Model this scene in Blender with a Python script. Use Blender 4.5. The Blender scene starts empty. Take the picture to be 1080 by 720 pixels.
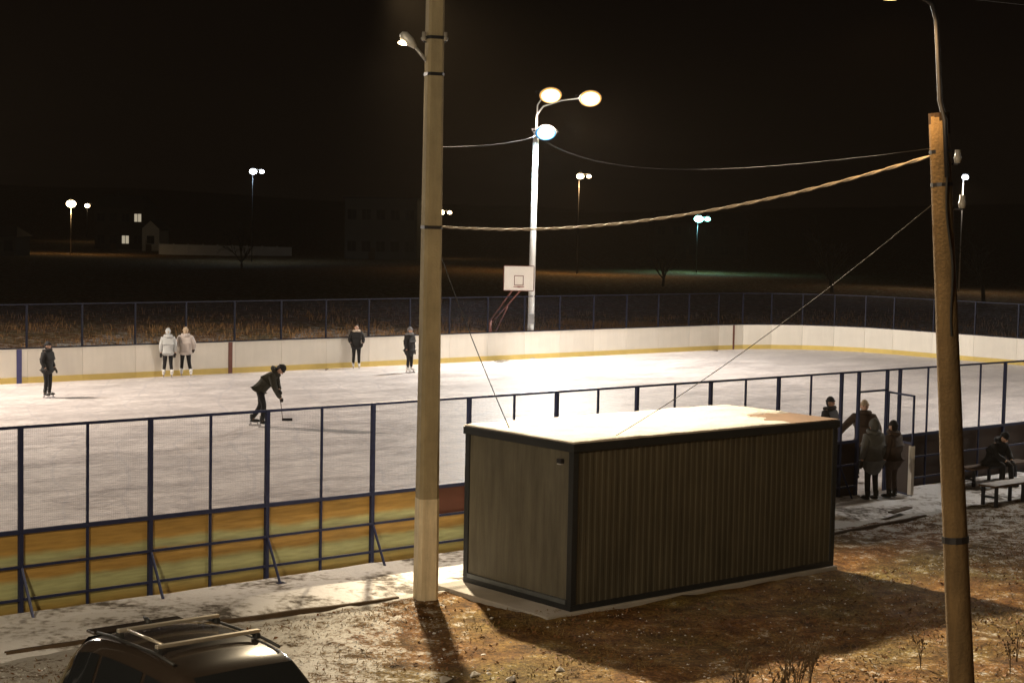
import bpy, bmesh, math, random
import numpy as np
from mathutils import Vector, Matrix, noise

sc = bpy.context.scene
COL = sc.collection
R = math.radians
rnd = random.Random(7)

# ------------------------------------------------------------------ camera
F, PT, RL, H = 1760.5, .0685, .0198, 5.677          # focal (px of 1080), pitch, roll, eye height
cp, sp, cr, sr = math.cos(PT), math.sin(PT), math.cos(RL), math.sin(RL)
_r0, _u0, _f = Vector((1, 0, 0)), Vector((0, sp, cp)), Vector((0, cp, -sp))
_r, _u = _r0*cr + _u0*sr, _u0*cr - _r0*sr
cam_d = bpy.data.cameras.new('camera')
cam = bpy.data.objects.new('camera', cam_d)
COL.objects.link(cam)
m = Matrix.Identity(4)
for i in range(3):
    m[i][0], m[i][1], m[i][2] = _r[i], _u[i], -_f[i]
m[2][3] = H
cam.matrix_world = m
cam_d.sensor_width = 36
cam_d.lens = F/1080*36
cam_d.clip_end = 4000
sc.camera = cam

# ------------------------------------------------------------------ sky (night) and exposure
world = bpy.data.worlds.new('World')
sc.world = world
world.use_nodes = True
wn, wl = world.node_tree.nodes, world.node_tree.links
wn.clear()
w_out = wn.new('ShaderNodeOutputWorld')
sky = wn.new('ShaderNodeTexSky')
sky.sky_type = 'NISHITA'
sky.sun_disc = False
sky.sun_elevation = R(-6)
sky.sun_rotation = R(200)
b1 = wn.new('ShaderNodeBackground')
b1.inputs['Strength'].default_value = 0.02
wl.new(sky.outputs[0], b1.inputs[0])
b2 = wn.new('ShaderNodeBackground')                   # town glow on low cloud
b2.inputs[0].default_value = (1.0, .62, .42, 1)
b2.inputs[1].default_value = .0022
wa = wn.new('ShaderNodeAddShader')
wl.new(b1.outputs[0], wa.inputs[0]); wl.new(b2.outputs[0], wa.inputs[1])
wl.new(wa.outputs[0], w_out.inputs[0])
sc.view_settings.view_transform = 'Standard'
sc.view_settings.look = 'None'
sc.view_settings.exposure = 0
sc.view_settings.gamma = 1
sc.cycles.use_denoising = True
sc.cycles.max_bounces = 6
sc.cycles.transparent_max_bounces = 8
sc.cycles.volume_bounces = 0

# lamp powers (watts of the renderer) and colours, used by the lamp builders below
SODIUM = (1.0, .60, .24)
WARM = (1.0, .82, .64)
COLD = (.62, .86, 1.0)
P_MAST, P_MAST_COLD, P_SPAN = 13800, 4200, 62000
P_STREET_R, P_STREET_L = 420, 7200

# ------------------------------------------------------------------ rink frame and pixel helpers
TH, N0, N1 = .8625, 22.43, 54.13
DV = Vector((math.sin(TH), math.cos(TH), 0))         # along the rink
NV = Vector((-math.cos(TH), math.sin(TH), 0))        # away from the camera, across the rink
A0, A1, RC = 2.0, 65.2, 5.8                          # rink ends along DV and corner radius
FRAME = math.atan2(DV.y, DV.x)                       # rotation of local x to DV

def P(a, n, z=0.0):
    return DV*a + NV*n + Vector((0, 0, z))

def ray(x, y):
    a, b = x-540, 360-y
    X, Y = a*cr - b*sr, a*sr + b*cr
    return Vector((X, F*cp + Y*sp, -F*sp + Y*cp))

def at(x, y, z=0.0):                                  # pixel -> point at height z
    r = ray(x, y)
    t = (z-H)/r.z
    return Vector((r.x*t, r.y*t, z))

def atd(x, y, d):                                     # pixel -> point at depth d
    r = ray(x, y)
    t = d/r.y
    return Vector((r.x*t, d, H + r.z*t))

# ------------------------------------------------------------------ materials
MATS = {}

def mat(name, col, rough=.7, metal=0.0, var=.25, scale=6.0, bump=0.0, bscale=None, spec=.35, emit=None, est=0.0, coat=0.0, rand=0.0, streak=0.0):
    if name in MATS:
        return MATS[name]
    M = bpy.data.materials.new(name)
    M.use_nodes = True
    nt = M.node_tree
    ns, ln = nt.nodes, nt.links
    b = ns['Principled BSDF']
    b.inputs['Roughness'].default_value = rough
    b.inputs['Metallic'].default_value = metal
    b.inputs['Specular IOR Level'].default_value = spec
    b.inputs['Coat Weight'].default_value = coat
    tc = ns.new('ShaderNodeTexCoord')
    nz = ns.new('ShaderNodeTexNoise')
    nz.inputs['Scale'].default_value = scale
    nz.inputs['Detail'].default_value = 6
    ln.new(tc.outputs['Object'], nz.inputs['Vector'])
    mx = ns.new('ShaderNodeMix'); mx.data_type = 'RGBA'
    ln.new(nz.outputs['Fac'], mx.inputs['Factor'])
    mx.inputs[6].default_value = (*[c*(1-var) for c in col], 1)
    mx.inputs[7].default_value = (*[min(1, c*(1+var)) for c in col], 1)
    out = mx.outputs[2]
    if rand:
        oi = ns.new('ShaderNodeObjectInfo')
        mr = ns.new('ShaderNodeMapRange')
        mr.inputs['To Min'].default_value = 1-rand; mr.inputs['To Max'].default_value = 1+rand
        ln.new(oi.outputs['Random'], mr.inputs['Value'])
        mm = ns.new('ShaderNodeVectorMath'); mm.operation = 'SCALE'
        ln.new(out, mm.inputs[0]); ln.new(mr.outputs[0], mm.inputs['Scale'])
        out = mm.outputs[0]
    if streak:
        mpg = ns.new('ShaderNodeMapping'); mpg.inputs['Scale'].default_value = (3.2, 3.2, .35)
        ln.new(tc.outputs['Object'], mpg.inputs['Vector'])
        n3 = ns.new('ShaderNodeTexNoise'); n3.inputs['Scale'].default_value = 2.0; n3.inputs['Detail'].default_value = 8; n3.inputs['Roughness'].default_value = .7
        ln.new(mpg.outputs[0], n3.inputs['Vector'])
        m4 = ns.new('ShaderNodeMapRange'); m4.inputs['From Min'].default_value = .3; m4.inputs['From Max'].default_value = .7
        m4.inputs['To Min'].default_value = 1-streak; m4.inputs['To Max'].default_value = 1+streak
        ln.new(n3.outputs['Fac'], m4.inputs['Value'])
        v4 = ns.new('ShaderNodeVectorMath'); v4.operation = 'SCALE'
        ln.new(out, v4.inputs[0]); ln.new(m4.outputs[0], v4.inputs['Scale'])
        out = v4.outputs[0]
    ln.new(out, b.inputs['Base Color'])
    if bump:
        n2 = ns.new('ShaderNodeTexNoise')
        n2.inputs['Scale'].default_value = bscale or scale*5
        n2.inputs['Detail'].default_value = 5
        ln.new(tc.outputs['Object'], n2.inputs['Vector'])
        bp = ns.new('ShaderNodeBump')
        bp.inputs['Strength'].default_value = bump
        bp.inputs['Distance'].default_value = .02
        ln.new(n2.outputs['Fac'], bp.inputs['Height'])
        ln.new(bp.outputs[0], b.inputs['Normal'])
    if emit:
        b.inputs['Emission Color'].default_value = (*emit, 1)
        b.inputs['Emission Strength'].default_value = est
    MATS[name] = M
    return M

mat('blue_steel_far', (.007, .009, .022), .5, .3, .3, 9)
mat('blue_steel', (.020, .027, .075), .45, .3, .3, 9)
mat('dark_steel', (.03, .03, .035), .5, .5, .3, 9)
mat('galvanised', (.42, .42, .42), .45, .6, .2, 12)
mat('wire', (.05, .055, .09), .5, .4, .1)
mat('white_board', (.72, .675, .60), .5, 0, .08, 2.2, rand=.08, streak=.035)
mat('yellow_board', (.60, .45, .14), .45, 0, .15, 3, rand=.06)
mat('line_blue', (.06, .06, .17), .5)
mat('line_red', (.16, .06, .045), .5)
mat('concrete', (.27, .225, .14), .9, 0, .35, 3.0, .5, 30, streak=.16)
mat('whitewash', (.55, .47, .33), .9, 0, .25, 4.0, .4, 24, streak=.25)
mat('slab_concrete', (.34, .325, .31), .9, 0, .3, 2.2, .4, 30)
mat('wood_pole', (.115, .075, .034), .9, 0, .35, 5.0, .6, 30, streak=.4)
mat('wood_top', (.045, .026, .014), .9, 0, .3, 8.0, .3, 30)
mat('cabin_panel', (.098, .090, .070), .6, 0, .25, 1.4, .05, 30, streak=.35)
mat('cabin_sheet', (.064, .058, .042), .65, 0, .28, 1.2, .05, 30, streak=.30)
mat('cabin_frame', (.022, .026, .032), .5, .3, .3, 6)
mat('cabin_sill', (.10, .115, .13), .5, .3, .3, 5)
mat('bitumen', (.12, .07, .04), .9, 0, .4, 3, .3, 20)
mat('snow', (.55, .55, .56), .75, 0, .07, 4, .4, 18, spec=.2)
mat('old_snow', (.42, .405, .39), .85, 0, .22, 2.6, .7, 26, spec=.15)
mat('cable_black', (.02, .02, .02), .6)
mat('cable_grey', (.42, .36, .28), .5)
mat('cable_dark', (.09, .08, .07), .6)
mat('porcelain', (.30, .28, .25), .2)
mat('car_paint', (.022, .016, .012), .22, 0, .3, 4, coat=.5, spec=.4)
mat('car_glass', (.010, .011, .012), .04, 0, .1, spec=.7)
mat('car_trim', (.015, .015, .015), .6)
mat('rack_metal', (.55, .50, .42), .35, .8, .1)
mat('tyre', (.02, .02, .02), .9)
mat('rim', (.4, .4, .42), .35, .8)
mat('head_glass', (.6, .6, .62), .1, .2)
mat('tail_glass', (.35, .02, .02), .15)
mat('skin', (.55, .34, .25), .6, 0, .08)
mat('eye_dark', (.02, .015, .01), .3)
mat('coat_black', (.018, .018, .02), .85, 0, .3, 14, .4, 40)
mat('coat_olive', (.03, .028, .02), .85, 0, .3, 14, .4, 40)
mat('coat_white', (.50, .51, .51), .8, 0, .1, 14, .4, 40)
mat('coat_pink', (.52, .46, .43), .8, 0, .1, 14, .4, 40)
mat('coat_grey', (.10, .10, .095), .8, 0, .25, 14, .5, 30)
mat('coat_brown', (.06, .04, .03), .85, 0, .3, 14, .4, 40)
mat('trouser_black', (.012, .012, .014), .85, 0, .3, 14)
mat('hair_dark', (.02, .014, .01), .7, 0, .4, 30)
mat('hair_fair', (.42, .29, .18), .7, 0, .3, 30)
mat('knit_beige', (.48, .37, .26), .95, 0, .2, 40, .4, 60)
mat('knit_grey', (.22, .22, .23), .95, 0, .2, 40, .4, 60)
mat('fur_light', (.62, .52, .42), .95, 0, .25, 40, .6, 60)
mat('skate_white', (.75, .74, .72), .4)
mat('skate_black', (.02, .02, .02), .4)
mat('glove_dark', (.03, .026, .025), .85, 0, .3, 20)
mat('blade', (.5, .5, .52), .25, .9)
mat('backboard_white', (.78, .74, .68), .5, 0, .06, 3)
mat('paint_red', (.13, .045, .035), .55, .1, .3, 6)
mat('mast_paint', (.62, .62, .60), .45, .3, .12, 3)
mat('bench_wood', (.09, .055, .035), .8, 0, .3, 9, .3, 30)
mat('bark', (.03, .022, .016), .95, 0, .3, 9, .4, 30)
mat('straw', (.20, .135, .055), .9, 0, .45, 3.0, rand=.1)
mat('straw_dark', (.085, .055, .028), .9, 0, .45, 3.0)
mat('leaf_brown', (.16, .075, .028), .8, 0, .5, 1.3)
mat('kerb_wood', (.07, .045, .025), .9, 0, .4, 5, .4, 30)
mat('clod', (.085, .055, .03), .95, 0, .4, 4, .4, 20)
mat('house_wall_white', (.62, .60, .55), .9, 0, .12, .6)
mat('house_wall_grey', (.12, .11, .10), .9, 0, .15, .5)
mat('house_wall_dark', (.06, .05, .045), .9, 0, .2, .5)
mat('roof_dark', (.05, .045, .045), .8, 0, .2, .8)
mat('pane_dark', (.02, .022, .03), .08, spec=.6)
mat('pane_lit', (.6, .5, .35), .4, emit=(1.0, .86, .62), est=.40)
mat('wall_panel_white', (.66, .66, .66), .9, 0, .2, .5)
mat('housing_grey', (.22, .22, .23), .4, .5)
mat('lens_warm', (.05, .045, .04), .3, emit=(1.0, .74, .36), est=3.2)
mat('lens_cold', (.01, .02, .03), .3, emit=(.38, .86, 1.0), est=3.4)
mat('glow_rim_warm', (.05, .04, .03), .3, emit=(1.0, .50, .13), est=1.0)  # orange glare fringe of the lamp, put in as emission colour
mat('glow_rim_cold', (.01, .02, .03), .3, emit=(.06, .42, 1.0), est=.8)  # blue glare fringe of the lamp, put in as emission colour
mat('lens_sodium', (.9, .6, .3), .3, emit=(1.0, .60, .22), est=10)
mat('lens_far_warm', (.9, .8, .6), .3, emit=(1.0, .72, .38), est=22)
mat('lens_far_white', (.9, .9, 1.0), .3, emit=(.86, .92, 1.0), est=16)
mat('lens_far_teal', (.6, 1.0, .95), .3, emit=(.30, 1.0, .86), est=14)


def ground_material():
    M = bpy.data.materials.new('ground_mix'); M.use_nodes = True
    ns, ln = M.node_tree.nodes, M.node_tree.links
    b = ns['Principled BSDF']
    b.inputs['Roughness'].default_value = .95
    b.inputs['Specular IOR Level'].default_value = .15
    g = ns.new('ShaderNodeNewGeometry')
    def nz(scale, det=6, rough=.6):
        n = ns.new('ShaderNodeTexNoise'); n.inputs['Scale'].default_value = scale
        n.inputs['Detail'].default_value = det; n.inputs['Roughness'].default_value = rough
        ln.new(g.outputs['Position'], n.inputs['Vector']); return n
    def ramp(src, stops):
        r = ns.new('ShaderNodeValToRGB')
        e = r.color_ramp.elements
        e[0].position, e[0].color = stops[0][0], (*stops[0][1], 1)
        e[1].position, e[1].color = stops[-1][0], (*stops[-1][1], 1)
        for p, c in stops[1:-1]:
            k = e.new(p); k.color = (*c, 1)
        ln.new(src, r.inputs['Fac']); return r
    soil = ramp(nz(2.6, 9, .7).outputs['Fac'], [(.30, (.035, .02, .011)), (.44, (.12, .065, .026)), (.56, (.20, .12, .045)), (.74, (.30, .22, .10))])
    tone = ramp(nz(.45, 4, .5).outputs['Fac'], [(.40, (1.0, .88, .74)), (.62, (.80, 1.0, .88))])
    mt = ns.new('ShaderNodeMix'); mt.data_type = 'RGBA'; mt.blend_type = 'MULTIPLY'; mt.inputs['Factor'].default_value = 1
    ln.new(soil.outputs[0], mt.inputs[6]); ln.new(tone.outputs[0], mt.inputs[7])
    fine = ramp(nz(22, 4, .7).outputs['Fac'], [(.32, (.3, .3, .3)), (.68, (1.6, 1.5, 1.3))])
    mul = ns.new('ShaderNodeMix'); mul.data_type = 'RGBA'; mul.blend_type = 'MULTIPLY'; mul.inputs['Factor'].default_value = 1
    ln.new(mt.outputs[2], mul.inputs[6]); ln.new(fine.outputs[0], mul.inputs[7])
    att = ns.new('ShaderNodeAttribute'); att.attribute_name = 'snow'
    a = nz(2.6, 9, .72); c = nz(15, 6, .75)
    s = ns.new('ShaderNodeMath'); s.operation = 'MULTIPLY_ADD'; s.inputs[1].default_value = .75
    ln.new(c.outputs['Fac'], s.inputs[0]); ln.new(a.outputs['Fac'], s.inputs[2])
    s2 = ns.new('ShaderNodeMath'); s2.operation = 'ADD'
    ln.new(s.outputs[0], s2.inputs[0]); ln.new(att.outputs['Fac'], s2.inputs[1])
    mr = ns.new('ShaderNodeMapRange'); mr.inputs['From Min'].default_value = 1.20; mr.inputs['From Max'].default_value = 1.34
    ln.new(s2.outputs[0], mr.inputs['Value'])
    mx = ns.new('ShaderNodeMix'); mx.data_type = 'RGBA'
    ln.new(mr.outputs[0], mx.inputs['Factor']); ln.new(mul.outputs[2], mx.inputs[6])
    mx.inputs[7].default_value = (.52, .51, .50, 1)
    ln.new(mx.outputs[2], b.inputs['Base Color'])
    bp = ns.new('ShaderNodeBump'); bp.inputs['Strength'].default_value = .8; bp.inputs['Distance'].default_value = .04
    ln.new(nz(16, 6, .7).outputs['Fac'], bp.inputs['Height']); ln.new(bp.outputs[0], b.inputs['Normal'])
    MATS['ground'] = M


def ice_material():
    M = bpy.data.materials.new('ice'); M.use_nodes = True
    ns, ln = M.node_tree.nodes, M.node_tree.links
    b = ns['Principled BSDF']
    b.inputs['Specular IOR Level'].default_value = .4
    tc = ns.new('ShaderNodeTexCoord')
    mp = ns.new('ShaderNodeMapping'); mp.inputs['Scale'].default_value = (1, 2.4, 1)
    ln.new(tc.outputs['Object'], mp.inputs['Vector'])
    def nz(scale, det, vec, dist=0):
        n = ns.new('ShaderNodeTexNoise'); n.inputs['Scale'].default_value = scale
        n.inputs['Detail'].default_value = det; n.inputs['Distortion'].default_value = dist
        n.inputs['Roughness'].default_value = .65
        ln.new(vec, n.inputs['Vector']); return n
    a = nz(.35, 8, mp.outputs[0], .6); c = nz(2.6, 8, mp.outputs[0], 1.2)
    r1 = ns.new('ShaderNodeMapRange'); r1.inputs['From Min'].default_value = .36; r1.inputs['From Max'].default_value = .64
    ln.new(a.outputs['Fac'], r1.inputs['Value'])
    r2 = ns.new('ShaderNodeMapRange'); r2.inputs['From Min'].default_value = .4; r2.inputs['From Max'].default_value = .62
    ln.new(c.outputs['Fac'], r2.inputs['Value'])
    ad = ns.new('ShaderNodeMath'); ad.operation = 'MULTIPLY_ADD'; ad.inputs[1].default_value = .5
    ln.new(r2.outputs[0], ad.inputs[0]); 
    ml = ns.new('ShaderNodeMath'); ml.operation = 'MULTIPLY'; ml.inputs[1].default_value = .5
    ln.new(r1.outputs[0], ml.inputs[0]); ln.new(ml.outputs[0], ad.inputs[2])
    mx = ns.new('ShaderNodeMix'); mx.data_type = 'RGBA'
    ln.new(ad.outputs[0], mx.inputs['Factor'])
    mx.inputs[6].default_value = (.43, .395, .40, 1); mx.inputs[7].default_value = (.81, .755, .735, 1)
    # skate cuts: thin wavy bands
    cut = None
    for sc_, rot in ((.9, .5), (1.3, -.9), (1.1, 2.0)):
        m2 = ns.new('ShaderNodeMapping'); m2.inputs['Rotation'].default_value = (0, 0, rot)
        ln.new(tc.outputs['Object'], m2.inputs['Vector'])
        wv = ns.new('ShaderNodeTexWave'); wv.inputs['Scale'].default_value = sc_*.25
        wv.inputs['Distortion'].default_value = 9; wv.inputs['Detail'].default_value = 3; wv.inputs['Detail Scale'].default_value = .4
        ln.new(m2.outputs[0], wv.inputs['Vector'])
        t = ns.new('ShaderNodeMapRange'); t.inputs['From Min'].default_value = .985; t.inputs['From Max'].default_value = 1.0
        ln.new(wv.outputs['Fac'], t.inputs['Value'])
        if cut is None:
            cut = t.outputs[0]
        else:
            mxx = ns.new('ShaderNodeMath'); mxx.operation = 'MAXIMUM'
            ln.new(cut, mxx.inputs[0]); ln.new(t.outputs[0], mxx.inputs[1]); cut = mxx.outputs[0]
    sc2 = ns.new('ShaderNodeMath'); sc2.operation = 'MULTIPLY'; sc2.inputs[1].default_value = .35
    ln.new(cut, sc2.inputs[0])
    m3 = ns.new('ShaderNodeMix'); m3.data_type = 'RGBA'
    ln.new(sc2.outputs[0], m3.inputs['Factor']); ln.new(mx.outputs[2], m3.inputs[6]); m3.inputs[7].default_value = (.45, .44, .48, 1)
    ln.new(m3.outputs[2], b.inputs['Base Color'])
    rr = ns.new('ShaderNodeMapRange'); rr.inputs['To Min'].default_value = .32; rr.inputs['To Max'].default_value = .7
    ln.new(ad.outputs[0], rr.inputs['Value']); ln.new(rr.outputs[0], b.inputs['Roughness'])
    bp = ns.new('ShaderNodeBump'); bp.inputs['Strength'].default_value = .25; bp.inputs['Distance'].default_value = .02
    ln.new(c.outputs['Fac'], bp.inputs['Height']); ln.new(bp.outputs[0], b.inputs['Normal'])
    MATS['ice'] = M


def striped_board(name, rows):
    """weathered painted boards: colour bands by height with ragged borders"""
    M = bpy.data.materials.new(name); M.use_nodes = True
    ns, ln = M.node_tree.nodes, M.node_tree.links
    b = ns['Principled BSDF']; b.inputs['Roughness'].default_value = .55
    tc = ns.new('ShaderNodeTexCoord'); oi = ns.new('ShaderNodeObjectInfo')
    off = ns.new('ShaderNodeVectorMath'); off.operation = 'SCALE'; off.inputs[0].default_value = (37, 11, 0)
    ln.new(oi.outputs['Random'], off.inputs['Scale'])
    av = ns.new('ShaderNodeVectorMath'); av.operation = 'ADD'
    ln.new(tc.outputs['Object'], av.inputs[0]); ln.new(off.outputs[0], av.inputs[1])
    n = ns.new('ShaderNodeTexNoise'); n.inputs['Scale'].default_value = 1.6; n.inputs['Detail'].default_value = 6
    ln.new(av.outputs[0], n.inputs['Vector'])
    sx = ns.new('ShaderNodeSeparateXYZ'); ln.new(tc.outputs['Object'], sx.inputs[0])
    k = ns.new('ShaderNodeMath'); k.operation = 'MULTIPLY_ADD'; k.inputs[1].default_value = .16
    ln.new(n.outputs['Fac'], k.inputs[0]); ln.new(sx.outputs['Z'], k.inputs[2])
    r = ns.new('ShaderNodeValToRGB'); e = r.color_ramp.elements
    d = ns.new('ShaderNodeMath'); d.operation = 'DIVIDE'; d.inputs[1].default_value = 1.4
    ln.new(k.outputs[0], d.inputs[0]); ln.new(d.outputs[0], r.inputs['Fac'])
    e[0].position, e[0].color = (rows[0][0]+.08)/1.4, (*rows[0][1], 1)
    e[1].position, e[1].color = (rows[-1][0]+.08)/1.4, (*rows[-1][1], 1)
    for p, c in rows[1:-1]:
        q = e.new((p+.08)/1.4); q.color = (*c, 1)
    n2 = ns.new('ShaderNodeTexNoise'); n2.inputs['Scale'].default_value = 5; n2.inputs['Detail'].default_value = 8
    mp = ns.new('ShaderNodeMapping'); mp.inputs['Scale'].default_value = (.5, 1, 5)
    ln.new(av.outputs[0], mp.inputs[0]); ln.new(mp.outputs[0], n2.inputs['Vector'])
    mr = ns.new('ShaderNodeMapRange'); mr.inputs['To Min'].default_value = .5; mr.inputs['To Max'].default_value = 1.45
    ln.new(n2.outputs['Fac'], mr.inputs['Value'])
    sm = ns.new('ShaderNodeVectorMath'); sm.operation = 'SCALE'
    ln.new(r.outputs[0], sm.inputs[0]); ln.new(mr.outputs[0], sm.inputs['Scale'])
    ln.new(sm.outputs[0], b.inputs['Base Color'])
    MATS[name] = M

ground_material(); ice_material()
OR, GR = (.37, .225, .055), (.37, .385, .19)
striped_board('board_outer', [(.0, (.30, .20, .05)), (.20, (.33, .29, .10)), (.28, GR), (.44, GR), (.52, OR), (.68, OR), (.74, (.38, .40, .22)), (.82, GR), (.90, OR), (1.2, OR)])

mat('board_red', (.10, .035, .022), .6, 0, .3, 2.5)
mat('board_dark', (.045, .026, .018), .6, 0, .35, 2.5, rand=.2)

# ------------------------------------------------------------------ mesh helpers
class MB:
    def __init__(self):
        self.v, self.f, self.mi = [], [], []
    def box(self, x0, x1, y0, y1, z0, z1, mi=0, M=None):
        b = len(self.v)
        pts = [Vector(p) for p in ((x0,y0,z0),(x1,y0,z0),(x1,y1,z0),(x0,y1,z0),(x0,y0,z1),(x1,y0,z1),(x1,y1,z1),(x0,y1,z1))]
        if M is not None: pts = [M @ p for p in pts]
        self.v += pts
        for q in ((0,3,2,1),(4,5,6,7),(0,1,5,4),(1,2,6,5),(2,3,7,6),(3,0,4,7)):
            self.f.append(tuple(b+i for i in q)); self.mi.append(mi)
        return self
    def tube(self, pts, rad, seg=8, mi=0, cap=True, flat=None):
        pts = [Vector(p) for p in pts]
        rads = rad if isinstance(rad, (list, tuple)) else [rad]*len(pts)
        b0 = len(self.v)
        ref = None
        for i, p in enumerate(pts):
            d = (pts[min(i+1, len(pts)-1)] - pts[max(i-1, 0)])
            d = d.normalized() if d.length > 1e-9 else Vector((0, 0, 1))
            if ref is None:
                ref = Vector((0, 0, 1)) if abs(d.z) < .9 else Vector((1, 0, 0))
            s = d.cross(ref).normalized(); t = s.cross(d).normalized(); ref = t
            for k in range(seg):
                a = 2*math.pi*k/seg + math.pi/seg
                self.v.append(p + (s*math.cos(a) + t*math.sin(a))*rads[i])
        for i in range(len(pts)-1):
            for k in range(seg):
                k2 = (k+1) % seg
                self.f.append((b0+i*seg+k, b0+i*seg+k2, b0+(i+1)*seg+k2, b0+(i+1)*seg+k)); self.mi.append(mi)
        if cap:
            self.f.append(tuple(b0+k for k in reversed(range(seg)))); self.mi.append(mi)
            e = b0+(len(pts)-1)*seg
            self.f.append(tuple(e+k for k in range(seg))); self.mi.append(mi)
        return self
    def ball(self, c, r, seg=10, rings=7, mi=0):
        c = Vector(c); rx, ry, rz = r if isinstance(r, (tuple, list)) else (r, r, r)
        b = len(self.v)
        self.v.append(c + Vector((0, 0, -rz)))
        for i in range(1, rings):
            ph = -math.pi/2 + math.pi*i/rings
            for k in range(seg):
                th = 2*math.pi*k/seg
                self.v.append(c + Vector((rx*math.cos(ph)*math.cos(th), ry*math.cos(ph)*math.sin(th), rz*math.sin(ph))))
        self.v.append(c + Vector((0, 0, rz)))
        top = len(self.v)-1
        for k in range(seg):
            k2 = (k+1) % seg
            self.f.append((b, b+1+k2, b+1+k)); self.mi.append(mi)
            for i in range(rings-2):
                self.f.append((b+1+i*seg+k, b+1+i*seg+k2, b+1+(i+1)*seg+k2, b+1+(i+1)*seg+k)); self.mi.append(mi)
            self.f.append((b+1+(rings-2)*seg+k, b+1+(rings-2)*seg+k2, top)); self.mi.append(mi)
        return self
    def prism(self, outline, y0, y1, mi=0):
        """outline in (x, z), extruded along y"""
        b = len(self.v); n = len(outline)
        self.v += [Vector((x, y0, z)) for x, z in outline] + [Vector((x, y1, z)) for x, z in outline]
        self.f.append(tuple(b+i for i in range(n))); self.mi.append(mi)
        self.f.append(tuple(b+n+i for i in reversed(range(n)))); self.mi.append(mi)
        for i in range(n):
            j = (i+1) % n
            self.f.append((b+i, b+n+i, b+n+j, b+j)); self.mi.append(mi)
        return self
    def grid(self, P2, mi=0):
        """P2[i][j] points"""
        b = len(self.v); n = len(P2); k = len(P2[0])
        for row in P2: self.v += [Vector(p) for p in row]
        for i in range(n-1):
            for j in range(k-1):
                self.f.append((b+i*k+j, b+i*k+j+1, b+(i+1)*k+j+1, b+(i+1)*k+j)); self.mi.append(mi)
        return self
    def mesh(self, name, mats, smooth=False):
        me = bpy.data.meshes.new(name)
        me.from_pydata([tuple(v) for v in self.v], [], self.f)
        for mm in (mats if isinstance(mats, (list, tuple)) else [mats]): me.materials.append(MATS[mm])
        me.polygons.foreach_set('material_index', self.mi)
        if smooth: me.polygons.foreach_set('use_smooth', [True]*len(self.f))
        me.update()
        return me

def link(name, me, parent=None, loc=None, rz=0.0):
    o = bpy.data.objects.new(name, me); COL.objects.link(o)
    if parent is not None: o.parent = parent
    if loc is not None: o.location = loc
    if rz: o.rotation_euler = (0, 0, rz)
    return o

def part(name, mb, mats, parent, smooth=False, loc=None, rz=0.0, bevel=0.0):
    o = link(name, mb.mesh(name, mats, smooth), parent, loc, rz)
    if bevel:
        bm_ = o.modifiers.new('bevel', 'BEVEL'); bm_.width = bevel; bm_.segments = 2
    return o

def thing(name, label, cat, loc=(0, 0, 0), rz=0.0, group=None):
    o = bpy.data.objects.new(name, None); COL.objects.link(o)
    o.empty_display_size = .2
    o.location = loc; o.rotation_euler = (0, 0, rz)
    tag(o, label, cat, group); return o

def tag(o, label=None, cat=None, group=None, kind=None):
    if label: o['label'] = label
    if cat: o['category'] = cat
    if group: o['group'] = group
    if kind: o['kind'] = kind
    return o

def lamp_light(name, parent, loc, target, watts, col, angle=150, blend=.6, radius=.25):
    l = bpy.data.lights.new(name, 'SPOT'); l.energy = watts; l.color = col
    l.spot_size = R(angle); l.spot_blend = blend; l.shadow_soft_size = radius
    o = bpy.data.objects.new(name, l); COL.objects.link(o)
    o.parent = parent; o.location = loc
    d = Vector(target) - Vector(loc)
    o.rotation_euler = d.to_track_quat('-Z', 'Y').to_euler()
    return o

def nfn(x, y, s, o=0.0):
    return noise.noise(Vector((x*s+o, y*s-o, o*.7)))

# ================================================================== SETTING
def inside_rink(a, n, grow=0.0):
    dx = max(A0+RC-a, a-(A1-RC), 0); dy = max(N0+RC-n, n-(N1-RC), 0)
    return math.hypot(dx, dy) < RC+grow

def ground_h(x, y):
    a, n = DV.x*x+DV.y*y, NV.x*x+NV.y*y
    h = 0.0
    d = math.hypot(x, y)
    if n < N0-2.2 or n > N1+.6 or a < A0 or a > A1+.5:
        h += .05*nfn(x, y, .55) + .045*nfn(x, y, 1.7, 5) + .024*nfn(x, y, 4.6, 9)
        h -= .012
    else:
        h -= .05
    if n > N1+3:
        h += min(1, (n-N1-3)/25)*(.55*nfn(x, y, .045, 3)+.25)
    if d > 260:
        t = min(1, (d-260)/500)
        h += t*t*(3-2*t)*(16+14*nfn(x, y, .004, 2))
    if math.hypot(x+1.24, y-25.19) < .4 or math.hypot(x-5.06, y-18) < .4: h *= .3
    return h

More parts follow.
